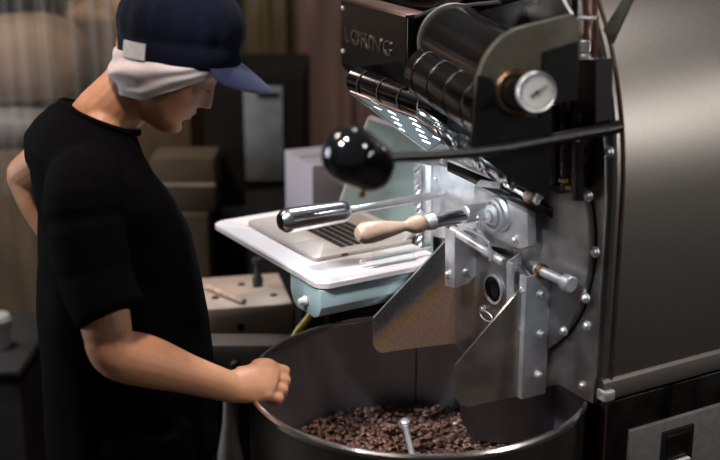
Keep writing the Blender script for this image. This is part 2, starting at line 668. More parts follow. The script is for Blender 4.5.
def body_ring(x, grow=0.0, zb=.925):
    pts = [V3((x, -grow, zb))]
    for k in range(0, 33):
        a = PI - PI * k / 32
        pts.append(V3((x, CYB + (RB + grow) * math.cos(a), CZB + (RZB + grow) * math.sin(a))))
    pts.append(V3((x, 2 * RB + grow, zb)))
    return pts


rings = [body_ring(.012), body_ring(.004), body_ring(0), ]
b = MB()
b.loft([body_ring(.0, -.012), body_ring(.0, -.004), body_ring(.004, 0), body_ring(1.25, 0), body_ring(1.254, -.01)], close=True, cap=True)
b.build('body_housing', 'body_steel', R, 30)
# flared lower lip of the housing
lip = MB()
lip.prism([(-.004, -.002, .932), (-.004, -.006, .927), (-.004, -.011, .905), (-.004, -.011, .897), (-.004, .01, .897), (-.004, .01, .932)], (1.26, 0, 0))
lip.build('housing_lip', 'lip_steel', R, 20)
# front edge bead of the housing
bead = MB()
bead.tube([V3((.016, p.y + (-.001 if p.y < .3 else .001), p.z)) for p in body_ring(0, 0.0, .93)], .0035, 8)
bead.build('edge_bead', 'copper', R)
MB().face_box((-.008, -.016, .896), (.016, .008, .915), .003).build('corner_foot', 'steel', R)

# front face plate
fp = MB()
pts = [(-.0, .012, .884), (-.0, .012, CZB)]
for k in range(1, 24):
    a = PI - PI * k / 24
    pts.append((0, CYB + .285 * math.cos(a), CZB + .445 * math.sin(a)))
pts += [(0, .585, CZB), (0, .585, 1.10), (0, .50, 1.02), (0, .50, .884)]
fp.prism([(-.010, y, z) for _, y, z in pts], (.012, 0, 0))
fp.build('face_plate', 'face_steel', R)
# drum door disc
DC, DR = V3((0, .29, 1.155)), .262
MB().lathe([(0, 0), (DR, 0), (DR, .010), (DR - .003, .013), (0, .013)], (-.010, DC.y, DC.z), NF, 96).build('drum_door', 'face_steel', R)
MB().lathe([(DR + .0005, 0), (DR + .002, 0), (DR + .002, .002), (DR + .0005, .002)], (-.010, DC.y, DC.z), NF, 96).build('door_seam', 'black', R)
for q in ((595, 252), (585.5, 298), (564, 331), (588.5, 196)):
    p = mx(*q, -.023)
    bolt(p, NF, .0075)
for q in ((587, 326), (583, 386), (609, 152)):
    p = mx(*q, -.010)
    bolt(p, NF, .0075)

# lower cabinet
cab = MB()
cab.face_box((0, -.012, .02), (.16, .018, .893), .004)
cab.face_box((.13, -.012, .02), (1.24, .60, .893), .004)
cab.build('cabinet', 'dark_steel', R)
MB().cyl((.001, -.011, .02), (.001, -.011, .893), .0022, n=8).build('cabinet_edge', 'copper', R)
MB().face_box((.055, -.020, .30), (1.2, -.010, .828), .003).build('switch_panel', 'switch_plate', R)
p0, p1 = my(664, 426, -.021), my(692, 421, -.021)
sw = MB().face_box((p0.x - .003, -.026, .722), (p1.x + .004, -.018, .808), .003).build('switch_frame', 'black', R)
MB().face_box((p0.x + .005, -.030, .752), (p1.x - .008, -.024, .800), .003).build('dark_button', 'dark_steel', sw)
MB().face_box((p0.x + .004, -.036, .727), (p1.x - .010, -.026, .748), .002).build('paper_tag', 'white_patch', sw)

# --- discharge assembly, in front of the face plate
XF = -.03
def poly_x(pxs, x, t, name, m, bev=.0015, parent=R):
    return MB().prism([mx(a, b_, x) for a, b_ in pxs], (t, 0, 0), bev).build(name, m, parent)


poly_x([(430, 163), (443, 166), (514, 199), (514, 250), (455, 240), (430, 236)], -.035, .02, 'upper_plate', 'steel')
poly_x([(455, 236), (514, 262), (530, 280), (530, 372), (484, 352), (462, 353), (455, 343)], -.045, .012, 'outlet_plate', 'face_steel')
# round sight hole: dark glass recessed in a bright ring
hc = mx(494, 289, -.046)
hole = MB().lathe([(.0245, 0), (.029, 0), (.029, .004), (.0245, .004)], hc, NF, 40).build('hole_ring', 'steel', R)
MB().lathe([(0, 0), (.0245, 0), (.0245, .0012), (0, .0012)], hc, NF, 40).build('sight_hole', 'knob', hole)
MB().lathe([(.014, 0), (.020, 0), (.020, .0025), (.014, .0025)], hc + V3((0, -.002, -.002)), NF, 32).build('inner_ring', 'dark_steel', hole)
for q in ((485, 253), (483, 309)):
    bolt(mx(*q, -.046), NF, .007)
# small wire loop under the hole
lp = mx(486, 316, -.052)
MB().tube([lp + V3((0, .02 * math.cos(a), .009 * math.sin(a))) for a in np.linspace(0, 2 * PI, 25)], .0012, 6).build('wire_loop', 'steel', R)

# flange block of the trier port
poly_x([(474, 181), (486, 178), (527, 193), (528, 247), (520, 250), (473, 228)], -.058, .02, 'flange_plate', 'steel', .003)
TY, TZ = .262, 1.181
fc = mx(500, 214, -.058)
MB().lathe([(0, 0), (.034, 0), (.034, .006), (.029, .010), (.029, .016), (.025, .018), (.025, .010), (.020, .010), (.020, .020), (.012, .024), (.012, .03), (0, .03)], fc, NF, 48).build('port_flange', 'steel', R)
MB().cyl(fc + V3((-.02, .004, -.004)), fc + V3((-.045, .012, -.002)), .007, n=6, bev=.002).build('hex_nut', 'steel', R)
for q in ((482, 185), (515, 199), (515, 240), (478, 222)):
    bolt(mx(*q, -.060), NF, .0065)
for q in ((436, 179), (479, 186), (428, 198), (488, 192)):
    bolt(mx(*q, -.036), NF, .006)
# trier sleeve
sleeve = MB()
sx0 = my(492, 207, TY).x
sx1 = my(455, 212, TY).x
sleeve.lathe([(0, 0), (.0165, 0), (.0165, .07), (.015, .072), (.013, .072), (.013, .07), (0, .07)], (sx0 + .01, TY, TZ + .003), NF, 36)
sleeve.build('trier_sleeve', 'steel', R)

# the left flap, stained by coffee
YL = .40
def poly_y(pxs, y, t, name, m, bev=.0, parent=R):
    return MB().prism([my(a, b_, y) for a, b_ in pxs], (0, t, 0), bev).build(name, m, parent)


fl = poly_y([(373, 318), (446, 240), (462, 240), (458, 343), (440, 345), (400, 350), (382, 353), (376, 350), (374, 345)], YL, .003, 'chute_flap', 'stain')
e0, e1 = my(373, 318, YL), my(446, 240, YL)
MB().prism([e0, e1, e1 + V3((.0, -.006, .003)), e0 + V3((.0, -.006, .003))], V3((.002, 0, .003))).build('folded_edge', 'steel', fl)
# the right flap
YR = .14
fr = poly_y([(455, 367), (523, 288), (527, 288), (525, 395), (480, 404), (468, 407), (461, 405), (457, 398)], YR, .003, 'chute_flap', 'flap_steel')
fr['label'] = 'clean dark grey flap on the near side'
fl['label'] = 'coffee stained flap on the far side'
e0, e1 = my(455, 367, YR), my(523, 287, YR)
MB().prism([e0, e1, e1 + V3((0, .004, .0005)), e0 + V3((0, .004, .0005))], V3((.002, 0, .003))).build('folded_edge', 'rim_steel', fr)
# right bracket: angle bar, strip facing the bin and wide side facing the room
rb = MB()
y0 = YR - .012
a0, a1 = my(528, 277, y0), my(551, 264, y0)
zt, zb_ = a0.z, my(528, 398, y0).z
rb.face_box((a0.x, y0, zb_), (a1.x + .002, y0 + .004, zt), .001)
rb.face_box((a0.x - .003, y0, zb_), (a0.x + .001, y0 + .020, zt), .001)
brk = rb.build('hinge_bracket', 'steel', R)
for q in ((541, 294), (541, 334), (539, 375)):
    bolt(my(*q, y0 - .001), NS, .0065, brk)
for q in ((523, 291), (523, 329), (522, 373)):
    bolt(my(*q, YR - .001), NS, .006, brk)
# upright bar beside the outlet plate, with a fold towards the bracket
poly_y([(508, 262), (522, 252), (522, 286), (512, 300), (508, 322)], .20, .004, 'hinge_plate', 'steel', .0008)
MB().prism([mx(506.5, 262, -.098), mx(511, 264, -.098), mx(511, 318, -.098), mx(506.5, 322, -.098)], (.006, 0, 0)).build('hinge_plate', 'steel', R)
# left bracket
lb = MB()
pA, pB, pC, pD = mx(445, 228, -.095), mx(455, 232, -.095), mx(455, 288, -.095), mx(445, 286, -.095)
lb.prism([pA, pB, pC, pD], (.003, 0, 0), .0008)
yl = pB.y
lb.prism([pB, pB + V3((.050, 0, 0)), pB + V3((.050, 0, -.095)), pB + V3((.035, 0, -.108)), pC + V3((0, 0, 0))], (0, .003, 0))
lbo = lb.build('hinge_bracket', 'steel', R)
bolt(mx(448, 274, -.096), NF, .006, lbo)
bolt(my(465, 271, yl - .001), NS, .006, lbo)
# hinge bar and pin on one axis
h0 = mx(455, 229, -.085)
hd = V3((0, -1, -.0))
hx = h0.x
hz = h0.z - .004
MB().cyl((hx, h0.y + .01, hz), (hx, .185, hz - .018), .0085, n=24, bev=.001).build('hinge_bar', 'steel', R)
hb = hz - .02
pn = MB()
pin0 = my(541, 271, y0 - .004)
pn.cyl((pin0.x, y0 + .01, pin0.z), (pin0.x, y0 - .075, pin0.z), .0085, n=24, bev=.001)
pin = pn.build('hinge_pin', 'steel', R)
MB().lathe([(.009, 0), (.014, 0), (.014, .008), (.009, .008)], (pin0.x, y0 - .001, pin0.z), NS, 24).build('brass_bushing', 'brass', pin)
MB().cyl((pin0.x, y0 - .068, pin0.z), (pin0.x, y0 - .088, pin0.z), .0145, n=24, bev=.002).build('pin_head', 'steel', pin)
# bent rod over the hinge bar
MB().tube([(hx - .01, h0.y - .01, hz + .022), (hx - .012, h0.y - .05, hz + .022), (hx - .012, .235, hz + .018), (hx - .012, .215, hz + .012), (hx - .012, .210, hz - .004), (hx - .012, .211, hz - .02)], .003, 8).build('bent_rod', 'steel', R)
# burnt residue around the port
rs = MB()
for k in range(26):
    c = mx(447 + 10 * random.random(), 224 + 7 * random.random(), -.07)
    rs.face_box(c - V3((.003, .003, .003)), c + V3((.003, .003, .003)), .001, Matrix.Rotation(random.random() * 3, 3, 'X'))
tag(rs.build('burnt_residue', 'brass', R), kind='stuff')
# --- upright strip and braided cable on the far edge of the panel
poly_x([(414, 162), (431, 166), (431, 262), (414, 256)], -.040, .006, 'edge_strip', 'steel', .001)
c0, c1 = mx(417, 165, -.050), mx(419, 258, -.050)
for s_ in (0, PI):
    MB().tube([c0.lerp(c1, t) + V3((0, .0045 * math.cos(t * 44 + s_), 0)) + V3((.0045 * math.sin(t * 44 + s_), 0, 0)) for t in np.linspace(0, 1, 90)], .0036, 6).build('braided_cable', 'steel', R)
# diagonal stay
MB().tube([mx(392, 258, -.10), mx(423, 212, -.05)], .004, 8).build('stay_rod', 'steel', R)
poly_y([(373, 252), (415, 246), (415, 276), (374, 318)], .43, .003, 'clear_guard', 'clear')
MB().tube([my(360, 262, .44), my(430, 248, .44)], .003, 8).build('guard_rail', 'steel', R)

# --- long lever with black knob, held at the housing edge
def y0p(px, py): return my(px, py, -.006)
lev = MB()
lpts = [y0p(610, 129), y0p(585, 133), y0p(550, 140), y0p(510, 148), y0p(470, 153), y0p(430, 156), y0p(385, 158)]
lev.tube(lpts, [.0105, .0100, .0092, .0086, .0080, .0076, .0070], 14)
lever = lev.build('control_lever', 'lever_black', R)
k0 = y0p(351, 155)
kn = MB()
axk = V3((.044, .006, -.028)).normalized()
prof = []
for k in range(13):
    a = PI / 2 * k / 12
    prof.append((.0425 * math.sin(a), -.0425 * math.cos(a)))
prof += [(.0418, .012), (.040, .026), (.0385, .038)]
for k in range(1, 11):
    a = PI / 2 * k / 10
    prof.append((.0385 * math.cos(a), .038 + .0385 * math.sin(a)))
kn.lathe(prof, k0, axk, 48)
knob = kn.build('knob', 'knob', lever)
MB().lathe([(0, .0), (.005, 0), (.006, .004), (.004, .008), (0, .009)], k0 + axk * .040 + V3((-.016, -.006, -.035)), (-.2, -.4, -1), 12).build('gold_stud', 'brass', lever)
MB().cyl(y0p(612, 128) + V3((.02, .004, .0)), y0p(602, 131), .011, n=20, bev=.002).build('lever_socket', 'dark_steel', lever)

# --- rod handle with a chrome grip, behind the trier
YH, = (.45,)
hh0, hh1, hh2 = my(430, 196, YH), my(349, 211, YH), my(279, 221.5, YH)
zc = (hh1.z + hh2.z) / 2
hr = MB().cyl((hh0.x + .03, YH, zc + .004), (hh1.x - .01, YH, zc), .0078, n=16).build('handle_rod', 'steel', R)
xa, xb = hh1.x, hh2.x
L_ = xa - xb
MB().lathe([(0, 0), (.012, 0), (.017, .003), (.0205, .010), (.0215, .02), (.0235, L_ - .022), (.0220, L_ - .010), (.015, L_ - .002), (0, L_)], (xa, YH, zc), NF, 40).build('chrome_grip', 'chrome', hr)
MB().lathe([(0, 0), (.0085, 0), (.0085, .012), (0, .012)], (xa + .011, YH, zc), NF, 24).build('collar', 'steel', hr)

# --- upper assembly
TA = math.radians(-7)          # sits a little turned on the machine
TR = Matrix.Translation((0, .3, 0)) @ Matrix.Rotation(TA, 4, 'Z') @ Matrix.Translation((0, -.3, 0))


def tx(px, py, x):
    """machine coordinates on the turned plane x' = x of the upper assembly, then back"""
    r_w = ray(px, py)
    o = TR.inverted() @ (MI @ CAMV)
    d = (TR.inverted() @ MI).to_3x3() @ r_w
    return o + d * ((x - o.x) / d.x)


def ty(px, py, y):
    r_w = ray(px, py)
    o = TR.inverted() @ (MI @ CAMV)
    d = (TR.inverted() @ MI).to_3x3() @ r_w
    return o + d * ((y - o.y) / d.y)


XL = -.13
tl, tr_ = tx(341, -4, XL), tx(406, 18, XL)
yl0, yl1 = tr_.y, tl.y                     # near and far end of the badge panel
zt = tr_.z
zb = tx(406, 100, XL).z
prof = [(XL, zt), (XL, zb + .03)]
for k in range(1, 9):
    a = PI / 2 * k / 8
    prof.append((XL + .035 * (1 - math.cos(a)), zb + .03 - .035 * math.sin(a)))
prof += [(XL + .30, zb - .04), (XL + .30, zt)]
bp_ = MB().prism([(x, yl0, z) for x, z in prof], (0, yl1 - yl0, 0)).transform(TR)
badge = bp_.build('badge_panel', 'black_panel', R, 25)
MB().face_box((XL - .004, yl0 - .004, zt), (XL + .05, yl1 + .004, zt + .007), .002).transform(TR).build('panel_top_trim', 'copper', badge)
MB().face_box((XL + .002, yl0 - .003, zb + .03), (XL + .03, yl0, zt), .001).transform(TR).build('panel_end', 'dark_steel', badge)
for q in ((341.5, 8), (341.5, 51)):
    p = TR @ tx(q[0] + 1.5, q[1], XL - .001)
    bolt(p, NF, .004, badge)
# raised letters
crv = bpy.data.curves.new('badge_lettering', 'FONT')
crv.body = 'LORING'
crv.size = .034
crv.extrude = .0012
crv.offset = -.0006
crv.space_character = 1.12
to = bpy.data.objects.new('badge_lettering', crv)
COL.objects.link(to)
dg = bpy.context.evaluated_depsgraph_get()
tm = bpy.data.meshes.new_from_object(to.evaluated_get(dg))
bpy.data.objects.remove(to)
xs = [v.co.x for v in tm.vertices]
l0, l1 = tx(345, 40, XL), tx(390, 53, XL)
sc_x = abs(l0.y - l1.y) / (max(xs) - min(xs))
tm.transform(Matrix.Translation((XL - .001, l0.y, tx(345, 41, XL).z)) @ Matrix(((0, 0, -1, 0), (-1, 0, 0, 0), (0, 1, 0, 0), (0, 0, 0, 1))) @ Matrix.Diagonal((sc_x, 1.35, 1, 1)))
tm.transform(TR)
tm.materials.append(M['letter'])
lo = bpy.data.objects.new('badge_lettering', tm)
COL.objects.link(lo)
lo.parent = badge


def tcyl(name, m, pa, pb, r, prof=None, parent=R):
    pa, pb = TR @ V3(pa), TR @ V3(pb)
    d = pb - pa
    L = d.length
    prof = prof or [(0, 0), (r - .004, 0), (r, .004), (r, L - .004), (r - .004, L), (0, L)]
    return MB().lathe(prof, pa, d, 56).build(name, m, parent)


# two polished cylinders running down to the gauge plate
GY = -.01
pb1 = ty(515, 78, GY)
pa1 = tx(446, 26, -.05)
u1 = tcyl('upper_cylinder', 'mirror_dark', ty(452, 40, .30), ty(523, 78, GY + .01), .062)
u2 = tcyl('lower_cylinder', 'mirror_dark', ty(429, 72, .30), ty(500, 114, GY + .01), .048)
for k in range(4):
    t = .12 + .24 * k
    q0, q1 = ty(429, 72, .30), ty(500, 114, GY + .01)
    c = q0.lerp(q1, t)
    MB().lathe([(.0485, 0), (.0495, .001), (.0495, .003), (.0485, .004)], TR @ c, (TR @ q1) - (TR @ q0), 56).build('band', 'dark_steel', u2)
MB().lathe([(.062, 0), (.066, .0), (.066, .008), (.062, .008)], TR @ ty(452, 40, .30), (TR @ ty(523, 78, GY)) - (TR @ ty(452, 40, .30)), 56).build('end_ring', 'face_steel', u1)
# olive end plate with a rounded shoulder
pl = [(484, 62), (488, 54), (495, 45), (504, 36), (516, 29), (530, 25), (550, 20), (574, 14), (580, 22), (578, 100), (552, 104), (548, 180), (500, 165), (478, 120), (478, 80)]
g = MB().prism([ty(a, b_, GY) for a, b_ in pl], (0, .012, 0), .0015).transform(TR)
gp = g.build('gauge_plate', 'olive', R)
# dark cover panels in front of the lower part
MB().prism([ty(a, b_, GY - .004) for a, b_ in ((478, 75), (492, 78), (500, 112), (540, 118), (545, 52), (578, 42), (578, 100), (552, 102), (550, 200), (520, 185), (470, 150))], (0, .003, 0)).transform(TR).build('dark_cover', 'black', R)
MB().prism([mx(a, b_, -.05) for a, b_ in ((420, 88), (500, 60), (596, 60), (596, 122), (578, 140), (574, 188), (560, 194), (505, 175), (440, 140))], (.035, 0, 0)).build('dark_back_cover', 'black', R)
poly_x([(466, -60), (572, -60), (572, 62), (466, 62)], -.018, .005, 'added_dark_sheet', 'dark_steel')  # dark sheet added to tone down the bright top of the face plate
# gauge
gc = ty(536, 92, GY - .055)
gd = (TR.to_3x3() @ V3((-.22, -1, .10))).normalized()
gcw = TR @ gc
MB().cyl(gcw - gd * .055 + V3((-.0, .0, 0)), gcw, .008, n=16).build('gauge_stem', 'brass', gp)
fl_c = TR @ ty(516, 92, GY - .004)
MB().lathe([(0, 0), (.036, 0), (.036, .006), (.033, .010), (.028, .011), (.026, .006), (0, .006)], fl_c, gd, 48).build('copper_flange', 'copper_dark', gp)
MB().lathe([(0, 0), (.026, 0), (.024, .016), (0, .016)], fl_c + gd * .006, gd, 40).build('flange_core', 'black', gp)
gauge = MB().lathe([(0, -.012), (.027, -.012), (.0305, -.006), (.0305, .005), (.0295, .007), (.0282, .006), (.0282, .003), (0, .003)], gcw, gd, 56).build('gauge_case', 'steel', gp)
MB().lathe([(0, .003), (.0282, .003), (.0282, .0042), (0, .0042)], gcw, gd, 48).build('dial_face', 'dial', gauge)
# ticks, needle, hub in the dial frame
gq = gd.to_track_quat('Z', 'Y').to_matrix().to_4x4()
GT = Matrix.Translation(gcw) @ gq
tk = MB()
for k in range(19):
    a = math.radians(-225 + 270 * k / 18 + 0)
    rr = .0245
    ln = .0042 if k % 3 == 0 else .0022
    c = V3((rr * math.cos(a), rr * math.sin(a), .0046))
    tk.face_box(c - V3((ln / 2, .0004, .0003)), c + V3((ln / 2, .0004, .0003)), 0, Matrix.Rotation(a, 3, 'Z'))
tk.transform(GT)
tag(tk.build('scale_marks', 'black', gauge), kind='stuff')
nd = MB()
na = math.radians(32)
nd.prism([(-.012, -.0016, .0052), (.021, -.0005, .0052), (.021, .0005, .0052), (-.012, .0016, .0052)], (0, 0, .0006))
nd.lathe([(0, .005), (.003, .005), (.003, .0065), (0, .0065)], n=16)
nd.transform(GT @ Matrix.Rotation(na, 4, 'Z'))
nd.build('needle', 'black', gauge)

# vent plate under the badge panel, with rows of bright slots
vp = [mx(353, 93, -.17), mx(414, 116, -.10), mx(447, 140, -.08), mx(427, 150, -.10)]
vn = (vp[1] - vp[0]).cross(vp[3] - vp[0]).normalized()
if vn.dot(MI.to_3x3() @ (CAMV - MM @ vp[0])) < 0:
    vn = -vn
pn0 = vp[0]


def on_vent(px, py):
    o = MI @ CAMV
    d = MI.to_3x3() @ ray(px, py)
    return o + d * ((pn0 - o).dot(vn) / d.dot(vn))


vt = MB()
vt.prism([vp[0], vp[1], on_vent(446, 140), vp[3]], vn * -.004)
vent = vt.build('vent_plate', 'teal_vent', R)
for cx_, cy_, cnt in ((388, 111, 4), (410, 118, 5), (430, 131, 2), (371, 101, 2)):
    for k in range(cnt):
        a_, b_ = on_vent(cx_ + k * 3.2, cy_ + k * 5.6), on_vent(cx_ + 7.5 + k * 3.2, cy_ + 3.6 + k * 5.6)
        MB().tube([a_ + vn * .0006, b_ + vn * .0006], .0009, 6).build('vent_slot', 'rim_steel', vent)
MB().tube([mx(350, 92, -.172), mx(414, 116.5, -.102), mx(448, 141, -.082)], .003, 8).build('vent_edge', 'copper', vent)
MB().tube([mx(350, 93, -.172), mx(427, 150.5, -.102)], .0022, 8).build('vent_edge', 'rim_steel', vent)
# polished shroud between badge panel and vent
sh = MB()
ring_pts = []
for (q, x) in (((346, 82), -.165), ((430, 112), -.09)):
    c = mx(*q, x)
    ring_pts.append([c + V3((.0 + .03 * (1 - math.cos(a)) - 0.0, 0, .028 * math.sin(a))) for a in np.linspace(-PI / 2, PI / 2, 9)] + [c + V3((.09, 0, .03)), c + V3((.09, 0, -.03))])
sh.loft(ring_pts)
sh.build('curved_shroud', 'mirror_dark', R)
for k in range(4):
    t = .14 + .24 * k
    c = mx(346, 82, -.165).lerp(mx(430, 112, -.09), t)
    MB().tube([c + V3((.03 * (1 - math.cos(a)) - .0015, 0, .029 * math.sin(a))) for a in np.linspace(-PI / 2 + .2, PI / 2 - .2, 9)], .0014, 6).build('shroud_rib', 'rim_steel', R)
# silver spiral hose
c0, c1, c2 = mx(419, 113, -.12), mx(452, 135, -.11), mx(505, 168, -.10)
hpts, rr = [], []
for k in range(150):
    t = k / 149
    c = c0 * (1 - t) ** 2 + c1 * 2 * t * (1 - t) + c2 * t * t
    hpts.append(c)
    rr.append(.0085 + .0022 * math.sin(k * 1.25))
MB().tube(hpts, rr, 14).build('spiral_hose', 'coil', R)
# crumpled clear film round the hose
cf = MB()
rg = []
for k in range(28):
    t = k / 27
    c = mx(440 + 68 * t, 134 + 42 * t, -.12)
    rad = .014 + .010 * math.sin(PI * t) 
    rg.append([c + V3((0, 0, 0)) + V3((math.cos(a) * rad * .4, math.sin(a) * rad * .6, math.sin(a) * rad)) * (1 + .5 * noise.noise(V3((k * .6, 3 * math.cos(a), 3 * math.sin(a))))) for a in np.linspace(0, 2 * PI, 15)[:-1]])
cf.loft(rg)
cf.build('foil_wrap', 'coil', R)
# slotted slide rail running down to the right
r0, r1 = mx(447, 165, -.075), mx(548, 214, -.075)
rd = (r1 - r0).normalized()
MB().prism([r0 + V3((0, 0, .010)), r1 + V3((0, 0, .010)), r1 + V3((0, 0, -.009)), r0 + V3((0, 0, -.012))], (.012, 0, 0), .001).build('slide_rail', 'black_panel', R)
MB().tube([mx(448, 160, -.078), mx(524, 191, -.078)], .0026, 6).build('rail_edge', 'steel', R)
for q0, q1 in (((452, 152), (478, 166)), ((486, 170), (506, 181)), ((506, 184), (530, 197))):
    MB().tube([mx(*q0, -.085), mx(*q1, -.085)], .006, 10).build('chrome_link', 'chrome', R)
MB().prism([mx(480, 180, -.088), mx(500, 183, -.088), mx(500, 189, -.088), mx(474, 186, -.088)], (.004, 0, 0)).build('bright_clip', 'steel', R)
MB().lathe([(0, 0), (.010, 0), (.009, .012), (.005, .022), (0, .024)], mx(527, 197, -.085), (0, -1, .4), 20).build('wooden_plug', 'wood', R)
for q in ((443, 160), (513, 187), (540, 195), (537, 200), (461, 157)):
    bolt(mx(*q, -.088), NF, .0065)

# --- pipework on top and to the right of the gauge plate
def tub(name, m, pts, r, x=-.03, parent=R, n=10):
    return MB().tube([mx(a, b_, x) for a, b_ in pts], r, n).build(name, m, parent)


pp = tub('steam_pipe', 'copper', ((586, -40), (585, 0), (586, 44)), .0065, -.02)
MB().cyl(mx(586, 40, -.02), mx(586, 52, -.02), .010, n=16, bev=.002).build('pipe_fitting', 'steel', pp)
MB().cyl(mx(586, 54, -.02), mx(586, 66, -.02), .010, n=16, bev=.002).build('pipe_fitting', 'steel', pp)
pp = tub('steam_pipe', 'copper', ((595, -40), (594, 0), (594, 60)), .006, -.02)
MB().cyl(mx(594, 58, -.02), mx(594, 70, -.02), .010, n=16, bev=.002).build('pipe_fitting', 'steel', pp)
MB().cyl(mx(594, 74, -.02), mx(594, 84, -.02), .011, n=6, bev=.002).build('pipe_fitting', 'steel', pp)
tub('cross_pipe', 'steel', ((578, 18), (598, 18)), .003, -.035)
tub('capillary_tube', 'steel', ((558, -14), (566, 4), (573, 15)), .003, -.05)
tub('brass_manifold', 'brass', ((572, 87), (602, 87)), .0055, -.03)
for x_, y_a, y_b in ((555, 105, 185), (566, 100, 190), (578, 112, 200)):
    tub('downpipe', 'dark_steel', ((x_, y_a), (x_, y_b)), .010, -.06)
for q in ((560, 180), (567, 187), (572, 138)):
    MB().cyl(mx(*q, -.068), mx(q[0] + 6, q[1] + 1, -.068), .005, n=12, bev=.001).build('brass_nipple', 'brass', R)
# wide ducts over the badge panel
d = MB()
d.tube([TR @ V3(tx(a, b_, -.02)) for a, b_ in ((348, -22), (385, -6), (420, 8), (445, 8), (470, -2), (520, -22))], .034, 24)
d.build('exhaust_duct', 'mirror_dark', R)
d = MB()
d.tube([TR @ V3(tx(a, b_, .03)) for a, b_ in ((380, -32), (420, -10), (470, 0), (520, 12), (560, 14))], .030, 24)
d.build('exhaust_duct', 'mirror_dark', R)
tub('copper_elbow', 'copper', ((470, -8), (482, 4), (495, 12), (508, 16)), .012, .0)
tub('black_strap', 'rubber', ((402, 30), (414, 18), (435, 9), (470, 5), (500, 2)), .0035, -.09)
# dark strap across the housing's shoulder
sb = MB()
q0 = [mx(603, 30, -.012), mx(612, 44, -.012), mx(632, 0, -.012), mx(648, -30, -.012), mx(634, -34, -.012), mx(623, -2, -.012)]
sb.prism(q0, (.004, 0, 0))
sb.build('shoulder_strap', 'olive', R)

# ------------------------------------------------------------------ sampling trier with wooden handle
tr = thing('bean_trier', 'sampling trier with turned wooden handle plugged into the roaster port', 'bean trier', MM @ V3((0, TY, TZ)), MA)
x1, x2, x3 = my(454, 210, TY).x, my(430, 214, TY).x, my(420, 215, TY).x
xe = my(356, 225, TY).x
MB().cyl((x1 + .05, 0, 0), (x2, 0, 0), .0125, n=32, bev=.001).build('scoop_tube', 'chrome', tr)
MB().lathe([(0, 0), (.0150, 0), (.0150, .014), (.0125, .018), (0, .018)], (x2 + .008, 0, 0), NF, 32).build('ferrule', 'steel', tr)
Lh = (x2 - .008) - xe
prof = [(0, 0), (.010, 0), (.0150, .008), (.0170, .018), (.0150, .030), (.0098, .040), (.0090, .048), (.012, .062), (.0175, Lh - .050), (.0195, Lh - .030), (.0185, Lh - .014), (.012, Lh - .003), (0, Lh)]
MB().lathe(prof, (x2 - .008, 0, 0), NF, 36).build('wooden_handle', 'wood', tr)

# ------------------------------------------------------------------ laptop tray and laptop
LT = 1.048
P_l, P_f, P_r = atz(247, 224, LT), atz(315, 262, LT), atz(415, 243, LT)
dF = (P_l - P_f).normalized()            # along the palm edge, away from the machine
dS = (P_r - P_f).normalized()            # towards the screen
ang = math.atan2(dS.y, dS.x)
tz = LT - .012
t1, t2, t3 = atz(214, 226, tz), atz(320, 290, tz), atz(424, 262, tz)
tray = thing('laptop_tray', 'white rounded side tray with pale blue casing under it, holding the laptop', 'tray', (t2.x, t2.y, 0), ang)
TL = Matrix.Translation((t2.x, t2.y, 0)) @ Matrix.Rotation(ang, 4, 'Z')
TLi = TL.inverted()
q1, q3 = TLi @ t1, TLi @ t3
wid, dep_ = q3.x + .03, q1.y


def rrect(x0, y0, x1, y1, r, z, n=8):
    out = []
    for cx_, cy_, a0 in ((x1 - r, y1 - r, 0), (x0 + r, y1 - r, 90), (x0 + r, y0 + r, 180), (x1 - r, y0 + r, 270)):
        for k in range(n + 1):
            a = math.radians(a0 + 90 * k / n)
            out.append(V3((cx_ + r * math.cos(a), cy_ + r * math.sin(a), z)))
    return out


def slab(x0, y0, x1, y1, r, z0, z1, e=.003):
    return MB().loft([rrect(x0 + e, y0 + e, x1 - e, y1 - e, r, z0), rrect(x0, y0, x1, y1, r, z0 + e), rrect(x0, y0, x1, y1, r, z1 - e), rrect(x0 + e, y0 + e, x1 - e, y1 - e, r, z1)])


slab(0, 0, wid, dep_, .025, LT - .016, LT - .001).build('tray_top', 'tray_white', tray, 40)
cs = MB()
prof = [(.026, LT - .017), (.024, LT - .052), (.034, LT - .070), (.05, LT - .078), (.12, LT - .078), (.135, LT - .070), (.145, LT - .05), (.145, LT - .017)]
cs.prism([(.004, y - .02, z) for y, z in prof], (.33, 0, 0), .002)
cs.build('casing', 'tray_blue', tray)
MB().lathe([(0, 0), (.008, 0), (.010, .004), (.007, .010), (.006, .018), (0, .020)], (.005, .060, LT - .052), (-1, 0, 0), 16).build('casing_knob', 'white_cup', tray)
MB().cyl((.25, .38, .02), (.25, .38, LT - .017), .022, n=20).build('tray_post', 'dark_steel', tray)
MB().cyl((.25, .38, 0), (.25, .38, .02), .07, .06, n=32).build('tray_foot', 'dark_steel', tray)

lap = thing('laptop', 'open silver laptop with black keys lying on the white tray', 'laptop', (P_f.x, P_f.y, LT - .001), ang)
LW, LD = .301, .235
slab(0, 0, LD, LW, .012, 0, .010, .002).build('laptop_base', 'alu', lap, 40)
kb = MB().face_box((.070, .022, .0095), (.182, LW - .022, .0107), 0).build('keyboard_well', 'alu', lap)
key_me = MB().face_box((-.0072, -.0075, 0), (.0072, .0075, .0022), .0012, seg=1).build('key', 'key')
first = True
for r_ in range(6):
    for c_ in range(14):
        if r_ == 0 and 4 <= c_ <= 8:
            continue
        k = key_me if first else key_me.copy()
        if not first:
            COL.objects.link(k)
        first = False
        k.parent = kb
        k.location = (.081 + r_ * .0178, .034 + c_ * .0178, .0107)
MB().face_box((-.0072, -.0415, 0), (.0072, .0415, .0022), .0012, seg=1).build('key', 'key', kb).location = (.081, .034 + 6 * .0178, .0107)
MB().face_box((.008, LW / 2 - .05, .0099), (.064, LW / 2 + .05, .0106), .0004).build('trackpad', 'alu', lap)
